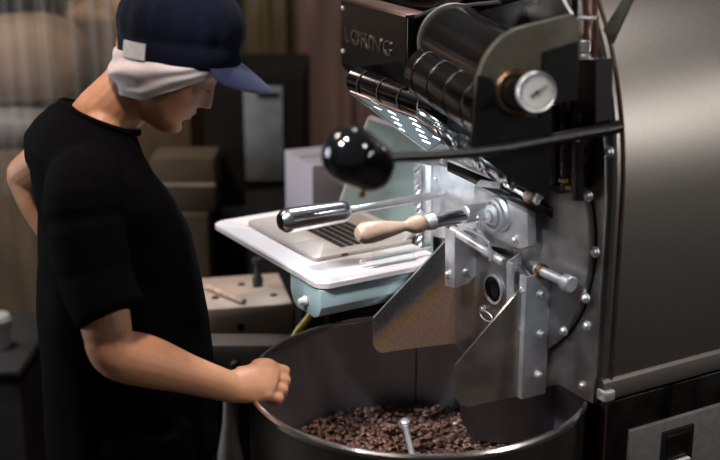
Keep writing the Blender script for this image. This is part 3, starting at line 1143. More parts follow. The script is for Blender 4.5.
MB().face_box((.06, -.001, .003), (.075, .001, .007), .0004).build('side_port', 'key', lap)
# lid leaning back from the hinge
lid = slab(0, 0, .215, LW, .012, 0, .006, .002)
LM = Matrix.Translation((LD - .002, 0, .008)) @ Matrix.Rotation(math.radians(-68), 4, 'Y')
lid.transform(LM)
lido = lid.build('laptop_lid', 'alu', lap, 40)
MB().face_box((.012, .010, .0055), (.205, LW - .010, .0068), 0).transform(LM).build('display', 'screen', lido)

# ------------------------------------------------------------------ things behind
YB = 3.1


def bbox_thing(name, label, cat, px0, py0, px1, py1, Y, depth, m, bev=.006, floor=False, group=None, rotz=0.0):
    """a box whose near face reads at these pixels when it stands at distance Y"""
    a, b_ = at(px0, py0, Y), at(px1, py1, Y)
    z0 = 0 if floor else b_.z
    c = V3(((a.x + b_.x) / 2, Y, 0))
    e = thing(name, label, cat, (c.x, c.y, z0), rotz, group)
    hw = (b_.x - a.x) / 2
    MB().face_box((-hw, 0, 0), (hw, depth, a.z - z0), bev).build('body', m, e)
    return e, hw, a.z - z0


# black cabinet with a grey sheet taped on its front
e, hw, h = bbox_thing('equipment_cabinet', 'tall black cabinet behind the white box, grey sheet on its front', 'cabinet', 203, 78, 306, 250, 3.35, .45, 'dark_void', floor=True)
def on_front(o, q0, q1, Y, name, m, d0=.006, parent=None):
    a, b_ = at(*q0, Y - d0), at(*q1, Y - d0)
    l = o.location
    return MB().face_box((a.x - l.x, a.y - l.y, min(a.z, b_.z) - l.z), (b_.x - l.x, Y - l.y - .0005, max(a.z, b_.z) - l.z), .001).build(name, m, parent or o)


on_front(e, (243, 86), (284, 181), 3.35, 'paper_sheet', 'grey_sheet')
on_front(e, (257, 93), (279, 97), 3.345, 'clip', 'dark_void')
on_front(e, (252, 196), (281, 217), 3.35, 'paper_label', 'label')
on_front(e, (222, 207), (246, 220), 3.35, 'paper_label', 'label')
# dark shelf boards lower down of the cabinet
for k, z in enumerate((.35, .7)):
    MB().face_box((-hw - .002, -.004, z), (hw + .002, .0, z + .02), .002).build('cabinet_rail', 'dark_steel', e)

# white carton on a stand behind the laptop
Y = 2.95
a, b_, c_ = at(286, 150, 3.05), at(312, 166, 2.85), at(312, 222, 2.85)
box = thing('white_carton', 'white carton standing behind the laptop and the black lever knob', 'box', (b_.x, b_.y, c_.z - .02), math.radians(24))
MB().face_box((0, 0, 0), (.52, .19, b_.z - c_.z + .02), .003).build('carton_body', 'white_box', box)
MB().face_box((0.004, .090, b_.z - c_.z + .0195), (.516, .098, b_.z - c_.z + .0207), 0).build('lid_seam', 'label', box)
zst = c_.z - .02
st = thing('side_cabinet', 'dark low cabinet under the white carton, behind the laptop tray', 'cabinet', (b_.x - .03, b_.y - .02, 0), math.radians(24))
MB().face_box((0, 0, .03), (.6, .42, zst), .004).build('cabinet_body', 'dark_void', st)
MB().face_box((.01, -.006, .08), (.29, 0, zst - .05), .003).build('cabinet_door', 'dark_void', st)
MB().face_box((.31, -.006, .08), (.59, 0, zst - .05), .003).build('cabinet_door', 'dark_void', st)

# brown cartons behind the worker
e, hw, h = bbox_thing('brown_carton', 'upper brown carton behind the worker\'s chest', 'box', 150, 158, 216, 212, 3.2, .14, 'cardboard')
MB().face_box((-hw, -.001, h * .48), (hw, 0, h * .54), 0).build('packing_tape', 'beige', e)
zup = e.location.z
e2 = thing('brown_carton', 'lower brown carton behind the worker, carrying the upper one', 'box', (e.location.x - .05, 3.18, 0), 0, None)
MB().face_box((-hw - .04, 0, 0), (hw + .03, .16, zup - .001), .006).build('body', 'cardboard', e2)
e3, hw, h = bbox_thing('brown_carton', 'tall olive brown carton rising behind the worker\'s shoulder and cap', 'box', 62, 20, 196, 260, 3.75, .4, 'cardboard_tan', floor=True)
# crumpled kraft sheet on it
ks = MB()
k0 = e3.location + V3((0, 0, h))
rg = []
for i in range(14):
    t = i / 13
    x = -.17 + .34 * t
    rg.append([V3((x, .02 + .34 * (j / 11), .0 + .05 * (math.sin(PI * j / 11)) + .03 * noise.noise(V3((i * .7, j * .7, 2))) + .02)) for j in range(12)] + [V3((x, .36 - .34 * (j / 11), .0)) for j in range(12)])
ks.loft(rg)
kso = ks.build('kraft_paper_heap', 'kraft')
kso.location = (at(120, 12, 3.75).x, 3.75, k0.z)
tag(kso, 'crumpled orange brown kraft paper on the tall carton above the cap', 'paper')

# wrapped pallet of sacks at the left
def soft_block(name, label, cat, x0, x1, z0, z1, Y, dep, m, rnd=.12, amp=.02, seed=0):
    bm = bmesh.new()
    bmesh.ops.create_cube(bm, size=1, matrix=Matrix.Diagonal((x1 - x0, dep, z1 - z0, 1)))
    bmesh.ops.subdivide_edges(bm, edges=bm.edges[:], cuts=9, use_grid_fill=True)
    W_, D_, H_ = (x1 - x0) / 2, dep / 2, (z1 - z0) / 2
    for v in bm.verts:
        n_ = V3((v.co.x / W_, v.co.y / D_, v.co.z / H_))
        k = (abs(n_.x) ** 2.6 + abs(n_.y) ** 4 + abs(n_.z) ** 2.6) ** (1 / 2.8)
        v.co = v.co / k if k > 1 else v.co
        if v.co.z > 0:
            v.co.z *= 1
        v.co += V3((noise.noise(v.co * 5 + V3((seed, 0, 0))), noise.noise(v.co * 5 + V3((0, seed, 0))), noise.noise(v.co * 5 + V3((0, 0, seed))))) * amp
    zmin = min(v.co.z for v in bm.verts)
    mb = MB()
    mb.bm.free()
    mb.bm = bm
    o = mb.build(name, m, None, 60)
    o.location = ((x0 + x1) / 2, Y + dep / 2, z0 - zmin)
    return tag(o, label, cat)


a = at(0, 20, 3.45); b_ = at(72, 90, 3.45); c_ = at(72, 152, 3.45)
soft_block('coffee_sack', 'pale bulging sack on top of the wrapped stack at the left edge', 'sack', a.x - .45, b_.x + .02, b_.z - .06, a.z - .01, 3.45, .30, 'sack', seed=1)
soft_block('coffee_sack', 'grey wrapped sack under the pale bulging one at the left edge', 'sack', a.x - .47, b_.x + .04, c_.z, b_.z - .06, 3.42, .30, 'film', seed=5, amp=.012)
zc_ = c_.z
e, hw, h = bbox_thing('brown_carton', 'brown carton under the sacks at the left edge of the picture', 'box', -120, 152, 58, 300, 3.42, .30, 'cardboard_tan', floor=True)
MB().lathe([(0, 0), (.012, 0), (.012, .003), (0, .003)], (at(14, 166, 3.42).x - e.location.x, 0, at(14, 166, 3.42).z), (0, -1, 0), 12).build('white_sticker', 'white_cup', e)
MB().lathe([(0, 0), (.012, 0), (.012, .003), (0, .003)], (at(30, 200, 3.42).x - e.location.x, 0, at(30, 200, 3.42).z), (0, -1, 0), 12).build('green_sticker', mat('green_sticker', (.10, .30, .06), .5), e)
# dark bin bottom left, with a white cup on it
e, hw, h = bbox_thing('grey_crate', 'dark grey crate low at the left edge beside the worker', 'crate', -80, 371, 32, 520, 2.75, .4, mat('crate_grey', (.035, .036, .04), .6), floor=True)
MB().face_box((-hw - .008, -.008, h - .03), (hw + .008, .40, h - .005), .004).build('crate_rim', 'dark_void', e)
cp_ = at(-6, 352, 2.85)
MB().lathe([(0, 0), (.026, 0), (.032, .05), (.034, .075), (.036, .078), (.030, .09), (0, .098)], (0, 0, 0), n=28).build('white_cup', 'white_cup').location = (cp_.x, 2.9, h)
tag(bpy.data.objects['white_cup'], 'white cup with lid on the dark grey crate', 'cup')

# beige machine block on a dark bench with a stick on it, behind the worker's waist
a, b_ = at(186, 282, 2.75), at(284, 300, 2.6)
bl = thing('beige_block', 'beige holed block lying on the dark bench below the tray', 'machine block', (a.x, 2.55, a.z - .085), math.radians(12))
MB().face_box((-.03, 0, 0), (.27, .22, .085), .005).build('block_body', 'beige', bl)
for x_, y_ in ((.035, .13), (.10, .07), (.17, .15), (.235, .06)):
    MB().lathe([(0, 0), (.009, 0), (.009, .002), (0, .002)], (x_, y_, .0845), n=16).build('hole', 'black', bl)
MB().lathe([(0, 0), (.009, 0), (.009, .002), (0, .002)], (.15, .0, .035), (0, -1, 0), 16).build('hole', 'black', bl)
so = MB().tube([(0, 0, 0), (.05, -.055, .0), (.10, -.105, .0)], [.008, .0075, .007], 10).build('wooden_stick', 'wood')
so.location = (a.x + .055, 2.70, a.z + .008)
tag(so, 'short wooden stick lying across the beige block', 'stick')
do = MB().lathe([(0, 0), (.012, 0), (.013, .02), (.008, .03), (.006, .055), (.012, .06), (.012, .07), (0, .072)], n=20).build('black_valve', 'rubber')
do.location = (a.x + .175, 2.72, a.z)
tag(do, 'small black valve standing on the beige block under the tray', 'valve')
bz = a.z - .085
bn = thing('dark_bench', 'dark bench behind the bin carrying the beige block', 'bench', (a.x - .1, 2.5, 0))
MB().face_box((-.12, 0, bz - .03), (.36, .3, bz - .001), .003).build('bench_top', 'dark_void', bn)
for x_, y_ in ((-.08, .03), (.32, .03), (-.08, .26), (.32, .26)):
    MB().face_box((x_ - .02, y_ - .02, 0), (x_ + .02, y_ + .02, bz - .03), .002).build('leg', 'dark_steel', bn)

# grey steel trolley between worker and bin
a, b_ = at(212, 345, 2.42), at(268, 372, 2.42)
ct = thing('steel_trolley', 'grey steel trolley seen between the worker and the bin', 'trolley', (a.x, 2.42, 0))
wd = .32
MB().face_box((-.12, 0, b_.z), (wd - .12, .07, a.z), .006).build('trolley_shelf', 'cart', ct)
MB().face_box((-.12, .0, .18), (wd - .12, .07, .21), .004).build('trolley_shelf', 'cart', ct)
for x_ in (-.10, .035, .18):
    MB().cyl((x_, .03, .05), (x_, .03, b_.z), .014, n=14).build('leg', 'cart', ct)
    MB().cyl((x_ - .012, .03, .028), (x_ + .012, .03, .028), .028, n=18).build('caster', 'rubber', ct)
for x_ in (.0, .05, .10):
    MB().lathe([(0, 0), (.010, 0), (.011, .01), (.007, .016), (0, .018)], (x_, .002, (a.z + b_.z) / 2 - .012), (0, -1, 0), 16).build('dark_knob', 'rubber', ct)
# white funnel hose hanging under the trolley
p = at(228, 388, 2.38)
MB().lathe([(0, -.22), (.030, -.22), (.028, -.16), (.014, -.08), (.009, 0), (0, 0)], (0, 0, 0), n=20).build('white_funnel', 'cart').location = p
tag(bpy.data.objects['white_funnel'], 'pale upturned funnel hanging from the steel trolley', 'funnel')
# yellow cable
yc = MB().tube([at(a_, b2, 2.42) for a_, b2 in ((322, 296), (316, 306), (308, 318), (298, 330), (290, 345), (285, 365))], .0075, 10).build('yellow_cable', 'yellow')
tag(yc, 'yellow cable hanging down from the tray behind the bin rim', 'cable')

# hanging strips at the back: clear plastic, olive and mauve
def strip_curtain(name, label, x0, x1, n, Y, m, z0, z1, group=None):
    e = thing(name, label, 'curtain', ((x0 + x1) / 2, Y, z0))
    w_ = (x1 - x0) / n
    MB().cyl((-(x1 - x0) / 2, .0, z1 - z0 + .015), ((x1 - x0) / 2, .0, z1 - z0 + .015), .015, n=12).build('curtain_rail', 'dark_steel', e)
    for k in range(n):
        c = -(x1 - x0) / 2 + w_ * (k + .5)
        ph = random.random() * 6
        rg = []
        for z in (0, .5, 1.0, z1 - z0):
            rg.append([V3((c + w_ * .56 * u, .012 * math.cos(u * 2.4 + ph + z * .6) + (k % 2) * .006, z)) for u in np.linspace(-1, 1, 9)] +
                      [V3((c + w_ * .56 * u, .012 * math.cos(u * 2.4 + ph + z * .6) + (k % 2) * .006 + .003, z)) for u in np.linspace(1, -1, 9)])
        MB().loft(rg, cap=False).build('strip', m, e, 60)
    return e


a, b_ = at(246, 60, 4.4), at(302, 60, 4.4)
strip_curtain('strip_curtain', 'olive brown strips hanging behind the cap brim', a.x, b_.x, 4, 4.4, 'strip_olive', .02, 2.3)
a, b_ = at(300, 60, 4.3), at(450, 60, 4.3)
strip_curtain('strip_curtain', 'mauve brown strips hanging left of the lettered panel', a.x, b_.x, 9, 4.3, 'strip_mauve', .02, 2.3)
a, b_ = at(-60, 60, 3.30), at(118, 60, 3.30)
strip_curtain('strip_curtain', 'clear plastic strips hanging before the sacks at the upper left', a.x, b_.x, 9, 3.28, 'curtain', .9, 2.2)
# dark racking at the far upper left
rk = thing('storage_rack', 'dark storage rack far behind the sacks at the upper left', 'rack', (-1.6, 4.6, 0))
for x_ in (-1.0, -.3, .4, 1.0):
    MB().face_box((x_ - .03, 0, 0), (x_ + .03, .06, 2.6), .003).build('upright', 'black', rk)
for z in (.5, 1.2, 1.9):
    MB().face_box((-1.05, 0, z), (1.05, .5, z + .04), .003).build('shelf', 'dark_void', rk)
for k, (x_, w_) in enumerate(((-.75, .30), (-.10, .26), (.62, .30))):
    o = MB().face_box((-w_ / 2, 0, 0), (w_ / 2, .35, .42), .006).build('storage_bin', 'cart' if k == 0 else 'cardboard')
    o.location = (-1.6 + x_, 4.63, 1.24)
    tag(o, ('grey', 'narrow brown', 'wide brown')[k] + ' storage bin on the middle shelf of the far rack', 'bin')


# ------------------------------------------------------------------ the worker
def catmull(P, t):
    n = len(P) - 1
    i = min(int(t * n), n - 1)
    u = t * n - i
    p0, p1, p2, p3 = P[max(i - 1, 0)], P[i], P[i + 1], P[min(i + 2, n)]
    return .5 * ((2 * p1) + (-p0 + p2) * u + (2 * p0 - 5 * p1 + 4 * p2 - p3) * u * u + (-p0 + 3 * p1 - 3 * p2 + p3) * u ** 3)


def limb(mb, pts, rad, up=(0, 0, 1), n=20, steps=5, round_ends=True):
    """a tapering tube through pts; rad entries are r or (ra, rb): ra sideways to up, rb along up"""
    pts = [V3(p) for p in pts]
    rad = [V3((r, r, 0)) if not isinstance(r, (tuple, list)) else V3((r[0], r[1], 0)) for r in rad]
    N = (len(pts) - 1) * steps
    C_ = [catmull(pts, k / N) for k in range(N + 1)]
    RR = [catmull(rad, k / N) for k in range(N + 1)]
    rings = []

    def ring(c, t, r, s=1.0):
        u = V3(up)
        if abs(t.dot(u)) > .95:
            u = V3((1, 0, 0))
        a = t.cross(u).normalized()
        b2 = a.cross(t).normalized()
        return [c + a * (r.x * s * math.cos(2 * PI * k / n)) + b2 * (r.y * s * math.sin(2 * PI * k / n)) for k in range(n)]
    T_ = [(C_[min(i + 1, N)] - C_[max(i - 1, 0)]).normalized() for i in range(N + 1)]
    if round_ends:
        for s, d_ in ((.35, .92), (.75, .65)):
            rings.append(ring(C_[0] - T_[0] * min(RR[0].x, RR[0].y) * d_, T_[0], RR[0], s))
    for c, t, r in zip(C_, T_, RR):
        rings.append(ring(c, t, r))
    if round_ends:
        for s, d_ in ((.75, .65), (.35, .92)):
            rings.append(ring(C_[-1] + T_[-1] * min(RR[-1].x, RR[-1].y) * d_, T_[-1], RR[-1], s))
    mb.loft(rings)


HEAD = V3((-.334, 2.12, 1.475))
HR = Matrix.Rotation(math.radians(8), 4, 'Z') @ Matrix.Rotation(math.radians(40), 4, 'Y')
HM = Matrix.Translation(HEAD) @ HR

HS = [  # z, front x, back x, half width
    (-.120, .066, .020, .010), (-.116, .080, .004, .024), (-.104, .091, -.008, .037), (-.090, .0955, -.022, .047),
    (-.075, .092, -.046, .055), (-.060, .094, -.068, .060), (-.045, .095, -.082, .0645), (-.030, .094, -.090, .068),
    (-.012, .0935, -.095, .071), (.005, .091, -.098, .0725), (.020, .093, -.096, .074), (.035, .097, -.095, .075),
    (.055, .096, -.093, .0745), (.080, .088, -.086, .070), (.100, .070, -.074, .060), (.115, .045, -.055, .040), (.122, .015, -.02, .012)]


def head_mesh(mb):
    zs = np.linspace(-.120, .122, 90)
    A_ = np.array(HS)
    rings = []
    for z in zs:
        fx, bx, hw = (np.interp(z, A_[:, 0], A_[:, k]) for k in (1, 2, 3))
        cx_ = (fx + bx) / 2
        hl = (fx - bx) / 2
        ring = []
        for k in range(96):
            a = 2 * PI * k / 96
            c_, s_ = math.cos(a), math.sin(a)
            ex = 2.25
            x = cx_ + hl * math.copysign(abs(c_) ** (2 / ex), c_)
            y = hw * math.copysign(abs(s_) ** (2 / ex), s_)
            if x > 0:
                g = lambda v, s: math.exp(-(v / s) ** 2)
                # nose: bridge to tip
                if -.045 < z < .035:
                    t = (.028 - z) / .062
                    hgt = .0245 * max(0, min(1, t)) ** 1.25 if z > -.034 else .0245 * max(0, 1 - (-.034 - z) / .010)
                    wn = .0075 + .006 * max(0, min(1, t))
                    x += hgt * g(y, wn)
                # lips
                x += .0085 * g(z + .056, .0055) * g(y, .019)
                x += .0080 * g(z + .069, .0060) * g(y, .017)
                x -= .0045 * g(z + .0625, .0022) * g(y, .022)
                x -= .006 * g(z + .081, .007) * g(y, .02)
                # chin
                x += .006 * g(z + .100, .012) * g(y, .02)
                # eye sockets, lids, brow
                x -= .012 * g(z - .002, .012) * (g(y - .032, .017) + g(y + .032, .017))
                x += .0075 * g(z - .000, .008) * (g(y - .032, .012) + g(y + .032, .012))
                x += .004 * g(z - .026, .007) * g(abs(y) - .03, .022)
                # cheek
                y += math.copysign(.004, y) * g(z + .03, .02) * g(x - .06, .03)
            ring.append(HM @ V3((x, y, z)))
        rings.append(ring)
    mb.loft(rings)


worker = thing('person', 'person in black tee, navy cap and white head wrap, fist on the bin rim', 'person', (-.42, 2.12, 0))
WO = Matrix.Translation((.42, -2.12, 0))

sk = MB()
head_mesh(sk)
# neck and hidden torso core, so that the body is one surface
limb(sk, [(-.50, 2.13, 1.28), (-.462, 2.135, 1.352), (-.410, 2.128, 1.405), (-.372, 2.122, 1.452)], [(.062, .075), (.062, .060), (.056, .056), (.050, .055)], up=(1, 0, 0))
limb(sk, [(-.435, 2.145, .88), (-.44, 2.14, 1.05), (-.47, 2.12, 1.20), (-.49, 2.13, 1.27)], [(.125, .10), (.12, .10), (.14, .09), (.12, .07)], up=(1, .3, 0))
limb(sk, [(-.455, 1.975, 1.265), (-.50, 2.12, 1.29), (-.57, 2.28, 1.30)], [.045, .055, .045])
# trapezius
limb(sk, [(-.455, 1.99, 1.275), (-.465, 2.07, 1.325), (-.440, 2.115, 1.375)], [.035, .038, .035])
# right arm
SHR, ELR, WRR = V3((-.462, 1.945, 1.255)), V3((-.420, 1.885, 1.012)), V3((-.226, 1.985, .898))
limb(sk, [SHR, SHR.lerp(ELR, .5), ELR + V3((-.002, 0, .03))], [.050, .047, .041])
limb(sk, [ELR + V3((-.004, 0, .025)), ELR + V3((.012, .006, -.008)), ELR.lerp(WRR, .30) + V3((0, 0, .001)), ELR.lerp(WRR, .65), WRR],
     [.040, .044, (.043, .045), (.034, .034), (.024, .028)], up=(0, .6, .8))
# right hand
rowv = V3((0.05, .72, .69)).normalized()
fwd = V3((.96, .22, -.14)).normalized()
fwd = (fwd - rowv * fwd.dot(rowv)).normalized()
nrm = fwd.cross(rowv).normalized()
if nrm.z < 0:
    nrm = -nrm                                   # back of the hand, up and towards the room
MC = V3((-.169, 2.018, .893)) + nrm * .012
limb(sk, [WRR - fwd * .01, WRR.lerp(MC, .5), MC - fwd * .006, MC + fwd * .006], [(.029, .023), (.036, .021), (.0395, .0175), (.037, .014)], up=nrm, steps=6)
offs = (-.0290, -.0098, .0100, .0290)            # little finger .. index
lens = ((.029, .022, .016), (.036, .026, .019), (.039, .028, .020), (.036, .025, .019))
rf = (.0094, .0106, .0112, .0108)
for k in range(4):
    base = MC + rowv * offs[k] - fwd * .004
    l1, l2, l3 = lens[k]
    spread = rowv * (-.03 * (k - 1.5))
    d1 = (fwd * .97 - nrm * .30 + spread).normalized()
    d2 = (fwd * .10 - nrm * 1.0 + spread * .5).normalized()
    d3 = (-fwd * .75 - nrm * .65).normalized()
    p1 = base + d1 * l1
    p2 = p1 + d2 * l2
    p3 = p2 + d3 * l3
    r = rf[k]
    limb(sk, [base - fwd * .02, base + nrm * .003, base.lerp(p1, .5), p1], [r * .9, r * 1.16, r * .96, r * 1.06], n=14, steps=4)
    limb(sk, [p1, p1.lerp(p2, .5), p2], [r * 1.06, r * .92, r * .97], n=14, steps=4)
    limb(sk, [p2, p2.lerp(p3, .6), p3], [r * .95, r * .88, r * .72], n=14, steps=4)
# thumb, leaving the index side of the palm near its base and closing below
tb = WRR.lerp(MC, .35) + rowv * .026 - nrm * .008
t1_ = tb + fwd * .032 + rowv * .016 - nrm * .018
t2_ = t1_ + fwd * .026 - nrm * .020 + rowv * .0
t3_ = t2_ + fwd * .020 - nrm * .012 - rowv * .010
limb(sk, [tb - fwd * .01, tb, t1_], [.013, .015, .012], n=14, steps=4)
limb(sk, [t1_, t2_, t3_], [.0115, .0108, .0085], n=14, steps=4)
# left arm, bent behind the back with the hand at the waist
SHL, ELL, WRL = V3((-.550, 2.270, 1.285)), V3((-.676, 2.375, 1.190)), V3((-.600, 2.33, 1.040))
limb(sk, [SHL, SHL.lerp(ELL, .5), ELL], [.048, .046, .040])
limb(sk, [ELL, ELL.lerp(WRL, .35), ELL.lerp(WRL, .7), WRL], [.040, .041, .033, (.024, .028)])
hd = (V3((-.56, 2.24, .985)) - WRL).normalized()
limb(sk, [WRL, WRL + hd * .04, WRL + hd * .085], [(.027, .018), (.038, .016), (.038, .013)], up=(-1, 0, .2))
side = hd.cross(V3((-1, 0, .2))).normalized()
for k in range(4):
    b0_ = WRL + hd * .08 + side * offs[k]
    dk = (hd + V3((.12, 0, -.1)) + side * .08 * (k - 1.5)).normalized()
    L3 = sum(lens[k]) * .85
    limb(sk, [b0_, b0_ + dk * L3 * .5, b0_ + dk * L3 + V3((.01, 0, 0))], [.0095, .0092, .0072], n=12, steps=4)
tb = WRL + hd * .02 - side * .022
limb(sk, [tb, tb - side * .025 + hd * .02, tb - side * .03 + hd * .055], [.012, .011, .009], n=12, steps=4)
# legs inside the trousers
for y_, x_ in ((2.055, -.40), (2.225, -.47)):
    limb(sk, [(-.44, y_ * .5 + 2.145 * .5, .90), (x_ - .01, y_ * .8 + 2.145 * .2, .72), (x_ + .01, y_, .48), (x_ - .02, y_, .10)], [.070, .068, .050, .036], up=(1, 0, 0))
    limb(sk, [(x_ - .03, y_, .06), (x_ + .08, y_, .045), (x_ + .16, y_, .04)], [(.032, .03), (.04, .026), (.034, .02)])
sk.transform(WO)
body = sk.build('body', 'skin', worker, 0)
remesh(body, .0030, 3)

# clothes
FY = math.radians(20)
cy_, sy_ = math.cos(FY), math.sin(FY)


def torso_ring(z, cx_, cy2, a_, b2, n=72, tilt=0.0, sq=2.3, wob=0.0):
    out = []
    for k in range(n):
        t = 2 * PI * k / n
        u = a_ * math.copysign(abs(math.cos(t)) ** (2 / sq), math.cos(t))
        v = b2 * math.copysign(abs(math.sin(t)) ** (2 / sq), math.sin(t))
        w_ = 1 + wob * noise.noise(V3((3 * math.cos(t), 3 * math.sin(t), z * 5)))
        u *= w_; v *= w_
        out.append(V3((cx_ + u * cy_ - v * sy_, cy2 + u * sy_ + v * cy_, z + tilt * u)))
    return out


tee = MB()
tee.loft([torso_ring(z, x_, y_, a_, b2, tilt=tl_, wob=.03) for z, x_, y_, a_, b2, tl_ in (
    (.70, -.447, 2.150, .166, .175, 0), (.80, -.447, 2.150, .164, .172, 0), (.88, -.449, 2.150, .162, .170, 0), (.98, -.452, 2.150, .158, .168, 0), (1.08, -.452, 2.145, .145, .172, 0),
    (1.17, -.456, 2.135, .134, .183, -.1), (1.24, -.472, 2.128, .122, .195, -.2), (1.29, -.490, 2.125, .112, .185, -.3),
    (1.325, -.488, 2.128, .092, .145, -.35), (1.350, -.478, 2.13, .074, .105, -.4), (1.362, -.468, 2.13, .062, .080, -.45))])
limb(tee, [(-.465, 2.02, 1.285), SHR + V3((0, -.004, .000)), SHR.lerp(ELR, .5) + V3((-.002, -.002, 0)), ELR + V3((.006, 0, .062))], [.060, .066, .064, .0615], steps=6, round_ends=False)
limb(tee, [(-.53, 2.20, 1.29), SHL, SHL.lerp(ELL, .52) + V3((0, 0, .004))], [.058, .058, .057], steps=6, round_ends=False)
tee.transform(WO)
shirt = tee.build('black_tee', 'tee', worker, 0)
remesh(shirt, .0065, 6)
# fold relief
for v in shirt.data.vertices:
    p = v.co
    d_ = .004 * noise.noise(V3((p.x * 9, p.y * 9, p.z * 4))) + .003 * noise.noise(V3((p.x * 6 + p.z * 14, p.y * 8, p.z * 6)))
    v.co = p + v.normal * d_
# ribbed collar
cl = MB()
crg = [V3((-.466, 2.130, 1.360)) + V3((.066 * math.cos(t) * cy_ - .082 * math.sin(t) * sy_, .066 * math.cos(t) * sy_ + .082 * math.sin(t) * cy_, -.45 * .066 * math.cos(t))) for t in np.linspace(0, 2 * PI, 41)]
cl.tube(crg, .006, 8, caps=False)
cl.transform(WO)
cl.build('collar', 'tee', shirt)

tr_b = MB()
tr_b.loft([torso_ring(z, -.435, 2.14, a_, b2) for z, a_, b2 in ((.72, .130, .160), (.80, .138, .162), (.92, .132, .156))])
for y_, x_ in ((2.055, -.40), (2.225, -.47)):
    limb(tr_b, [(x_ - .01, y_, .80), (x_, y_, .66), (x_ + .01, y_, .46), (x_ - .015, y_, .25), (x_ - .02, y_, .07)], [.100, .098, .080, .072, .066], up=(1, 0, 0), round_ends=False)
tr_b.transform(WO)
remesh(tr_b.build('black_trousers', 'trouser', worker, 0), .009, 4)
for y_, x_ in ((2.055, -.40), (2.225, -.47)):
    s_ = MB()
    rg = []
    for t, w_, h_ in ((-.075, .025, .05), (-.06, .038, .075), (-.02, .042, .088), (.04, .043, .078), (.10, .047, .06), (.15, .045, .048), (.185, .030, .036)):
        rg.append([V3((x_ + t, y_ + w_ * math.copysign(abs(math.cos(a)) ** .8, math.cos(a)), max(.012, h_ / 2 + .012 + h_ / 2 * math.sin(a)))) for a in np.linspace(0, 2 * PI, 21)[:-1]])
    s_.loft(rg)
    s_.transform(WO)
    sho = s_.build('shoe', 'rubber', worker, 50)
    MB().loft([rrect(x_ - .085, y_ - .048, x_ + .195, y_ + .048, .045, z) for z in (0, .016)]).transform(WO).build('sole', 'white_cup', sho)

# eyebrows and lash lines
for s_ in (-1, 1):
    MB().tube([HM @ V3((.0955 - .02 * abs(t) ** 2 + 0 * t, s_ * (.018 + .030 * t), .0245 + .005 * math.sin(PI * t))) for t in np.linspace(0, 1, 8)], [.0014, .0022, .0026, .0026, .0024, .002, .0015, .001], 6).transform(WO).build('eyebrow', 'hair', worker)
    MB().tube([HM @ V3((.0925 + .0015 * math.sin(PI * t) - .006 * t, s_ * (.020 + .026 * t), -.007 + .002 * t)) for t in np.linspace(0, 1, 7)], .0014, 6).transform(WO).build('eyelash', 'hair', worker)

# cap and head wrap, in a cap frame: x forward, z up
CM = Matrix.Translation((-.321, 2.118, 1.468)) @ Matrix.Rotation(math.radians(8), 4, 'Z') @ Matrix.Rotation(math.radians(7), 4, 'Y')


def cap_ring(z, fx, bx, hw, n=96, gather=0.0, cxs=0.0):
    out = []
    for k in range(n):
        t = 2 * PI * k / n
        c_, s_ = math.cos(t), math.sin(t)
        rr = 1 + gather * math.cos(t * 16) + gather * 1.2 * noise.noise(V3((c_ * 3, s_ * 3, z * 14)))
        ex = 2.15
        x = (fx + bx) / 2 + (fx - bx) / 2 * math.copysign(abs(c_) ** (2 / ex), c_) * rr
        y = hw * math.copysign(abs(s_) ** (2 / ex), s_) * rr
        out.append(CM @ V3((x + cxs, y, z)))
    return out


cap = MB()
cap.loft([cap_ring(z, f_, b3, w_, gather=g_) for z, f_, b3, w_, g_ in (
    (-.006, .108, -.101, .084, 0), (-.002, .1115, -.104, .087, 0), (.018, .1125, -.105, .0885, 0), (.031, .112, -.105, .0885, .0), (.034, .1105, -.104, .0875, .002),
    (.044, .1130, -.106, .091, .010), (.062, .1135, -.108, .0945, .016), (.084, .109, -.105, .092, .014), (.106, .096, -.094, .083, .010),
    (.124, .074, -.076, .066, .006), (.138, .046, -.048, .044, .002), (.145, .012, -.016, .012, 0))])
capo = cap.transform(WO).build('cap', 'navy', worker, 60)
bt = MB().lathe([(0, -.002), (.008, 0), (.007, .004), (0, .006)], CM @ V3((0, 0, .144)), (.15, 0, 1), 16)
bt.transform(WO).build('cap_button', 'navy_brim', capo)


def brim_pt(a, r, z):
    """a across -1..1, r 0..1 from band to edge"""
    ang_ = a * math.radians(62)
    c_, s_ = math.cos(ang_), math.sin(ang_)
    bx_, by_ = .108 * c_ + .002, .087 * s_
    ln = .064 * math.cos(a * PI / 2 * .97) ** .5
    droop = (-.036 * r - .010 * r * r) * math.cos(a * PI / 2 * .98) ** .25
    return CM @ V3((bx_ + ln * r, by_ * (1 + .05 * r), .004 + droop + z))


NA, NR = 33, 9
br = MB()
bm = bmesh.new()
top = [[bm.verts.new(brim_pt(-1 + 2 * i / (NA - 1), j / (NR - 1), 0)) for j in range(NR)] for i in range(NA)]
bot = [[bm.verts.new(brim_pt(-1 + 2 * i / (NA - 1), j / (NR - 1), -.0035)) for j in range(NR)] for i in range(NA)]
for i in range(NA - 1):
    for j in range(NR - 1):
        bm.faces.new((top[i][j], top[i + 1][j], top[i + 1][j + 1], top[i][j + 1]))
        bm.faces.new((bot[i][j], bot[i][j + 1], bot[i + 1][j + 1], bot[i + 1][j]))
    bm.faces.new((top[i][-1], top[i + 1][-1], bot[i + 1][-1], bot[i][-1]))
    bm.faces.new((top[i][0], bot[i][0], bot[i + 1][0], top[i + 1][0]))
bmesh.ops.recalc_face_normals(bm, faces=bm.faces[:])
br._join(bm)
br.transform(WO)
br.build('cap_brim', 'navy_brim', capo, 60)


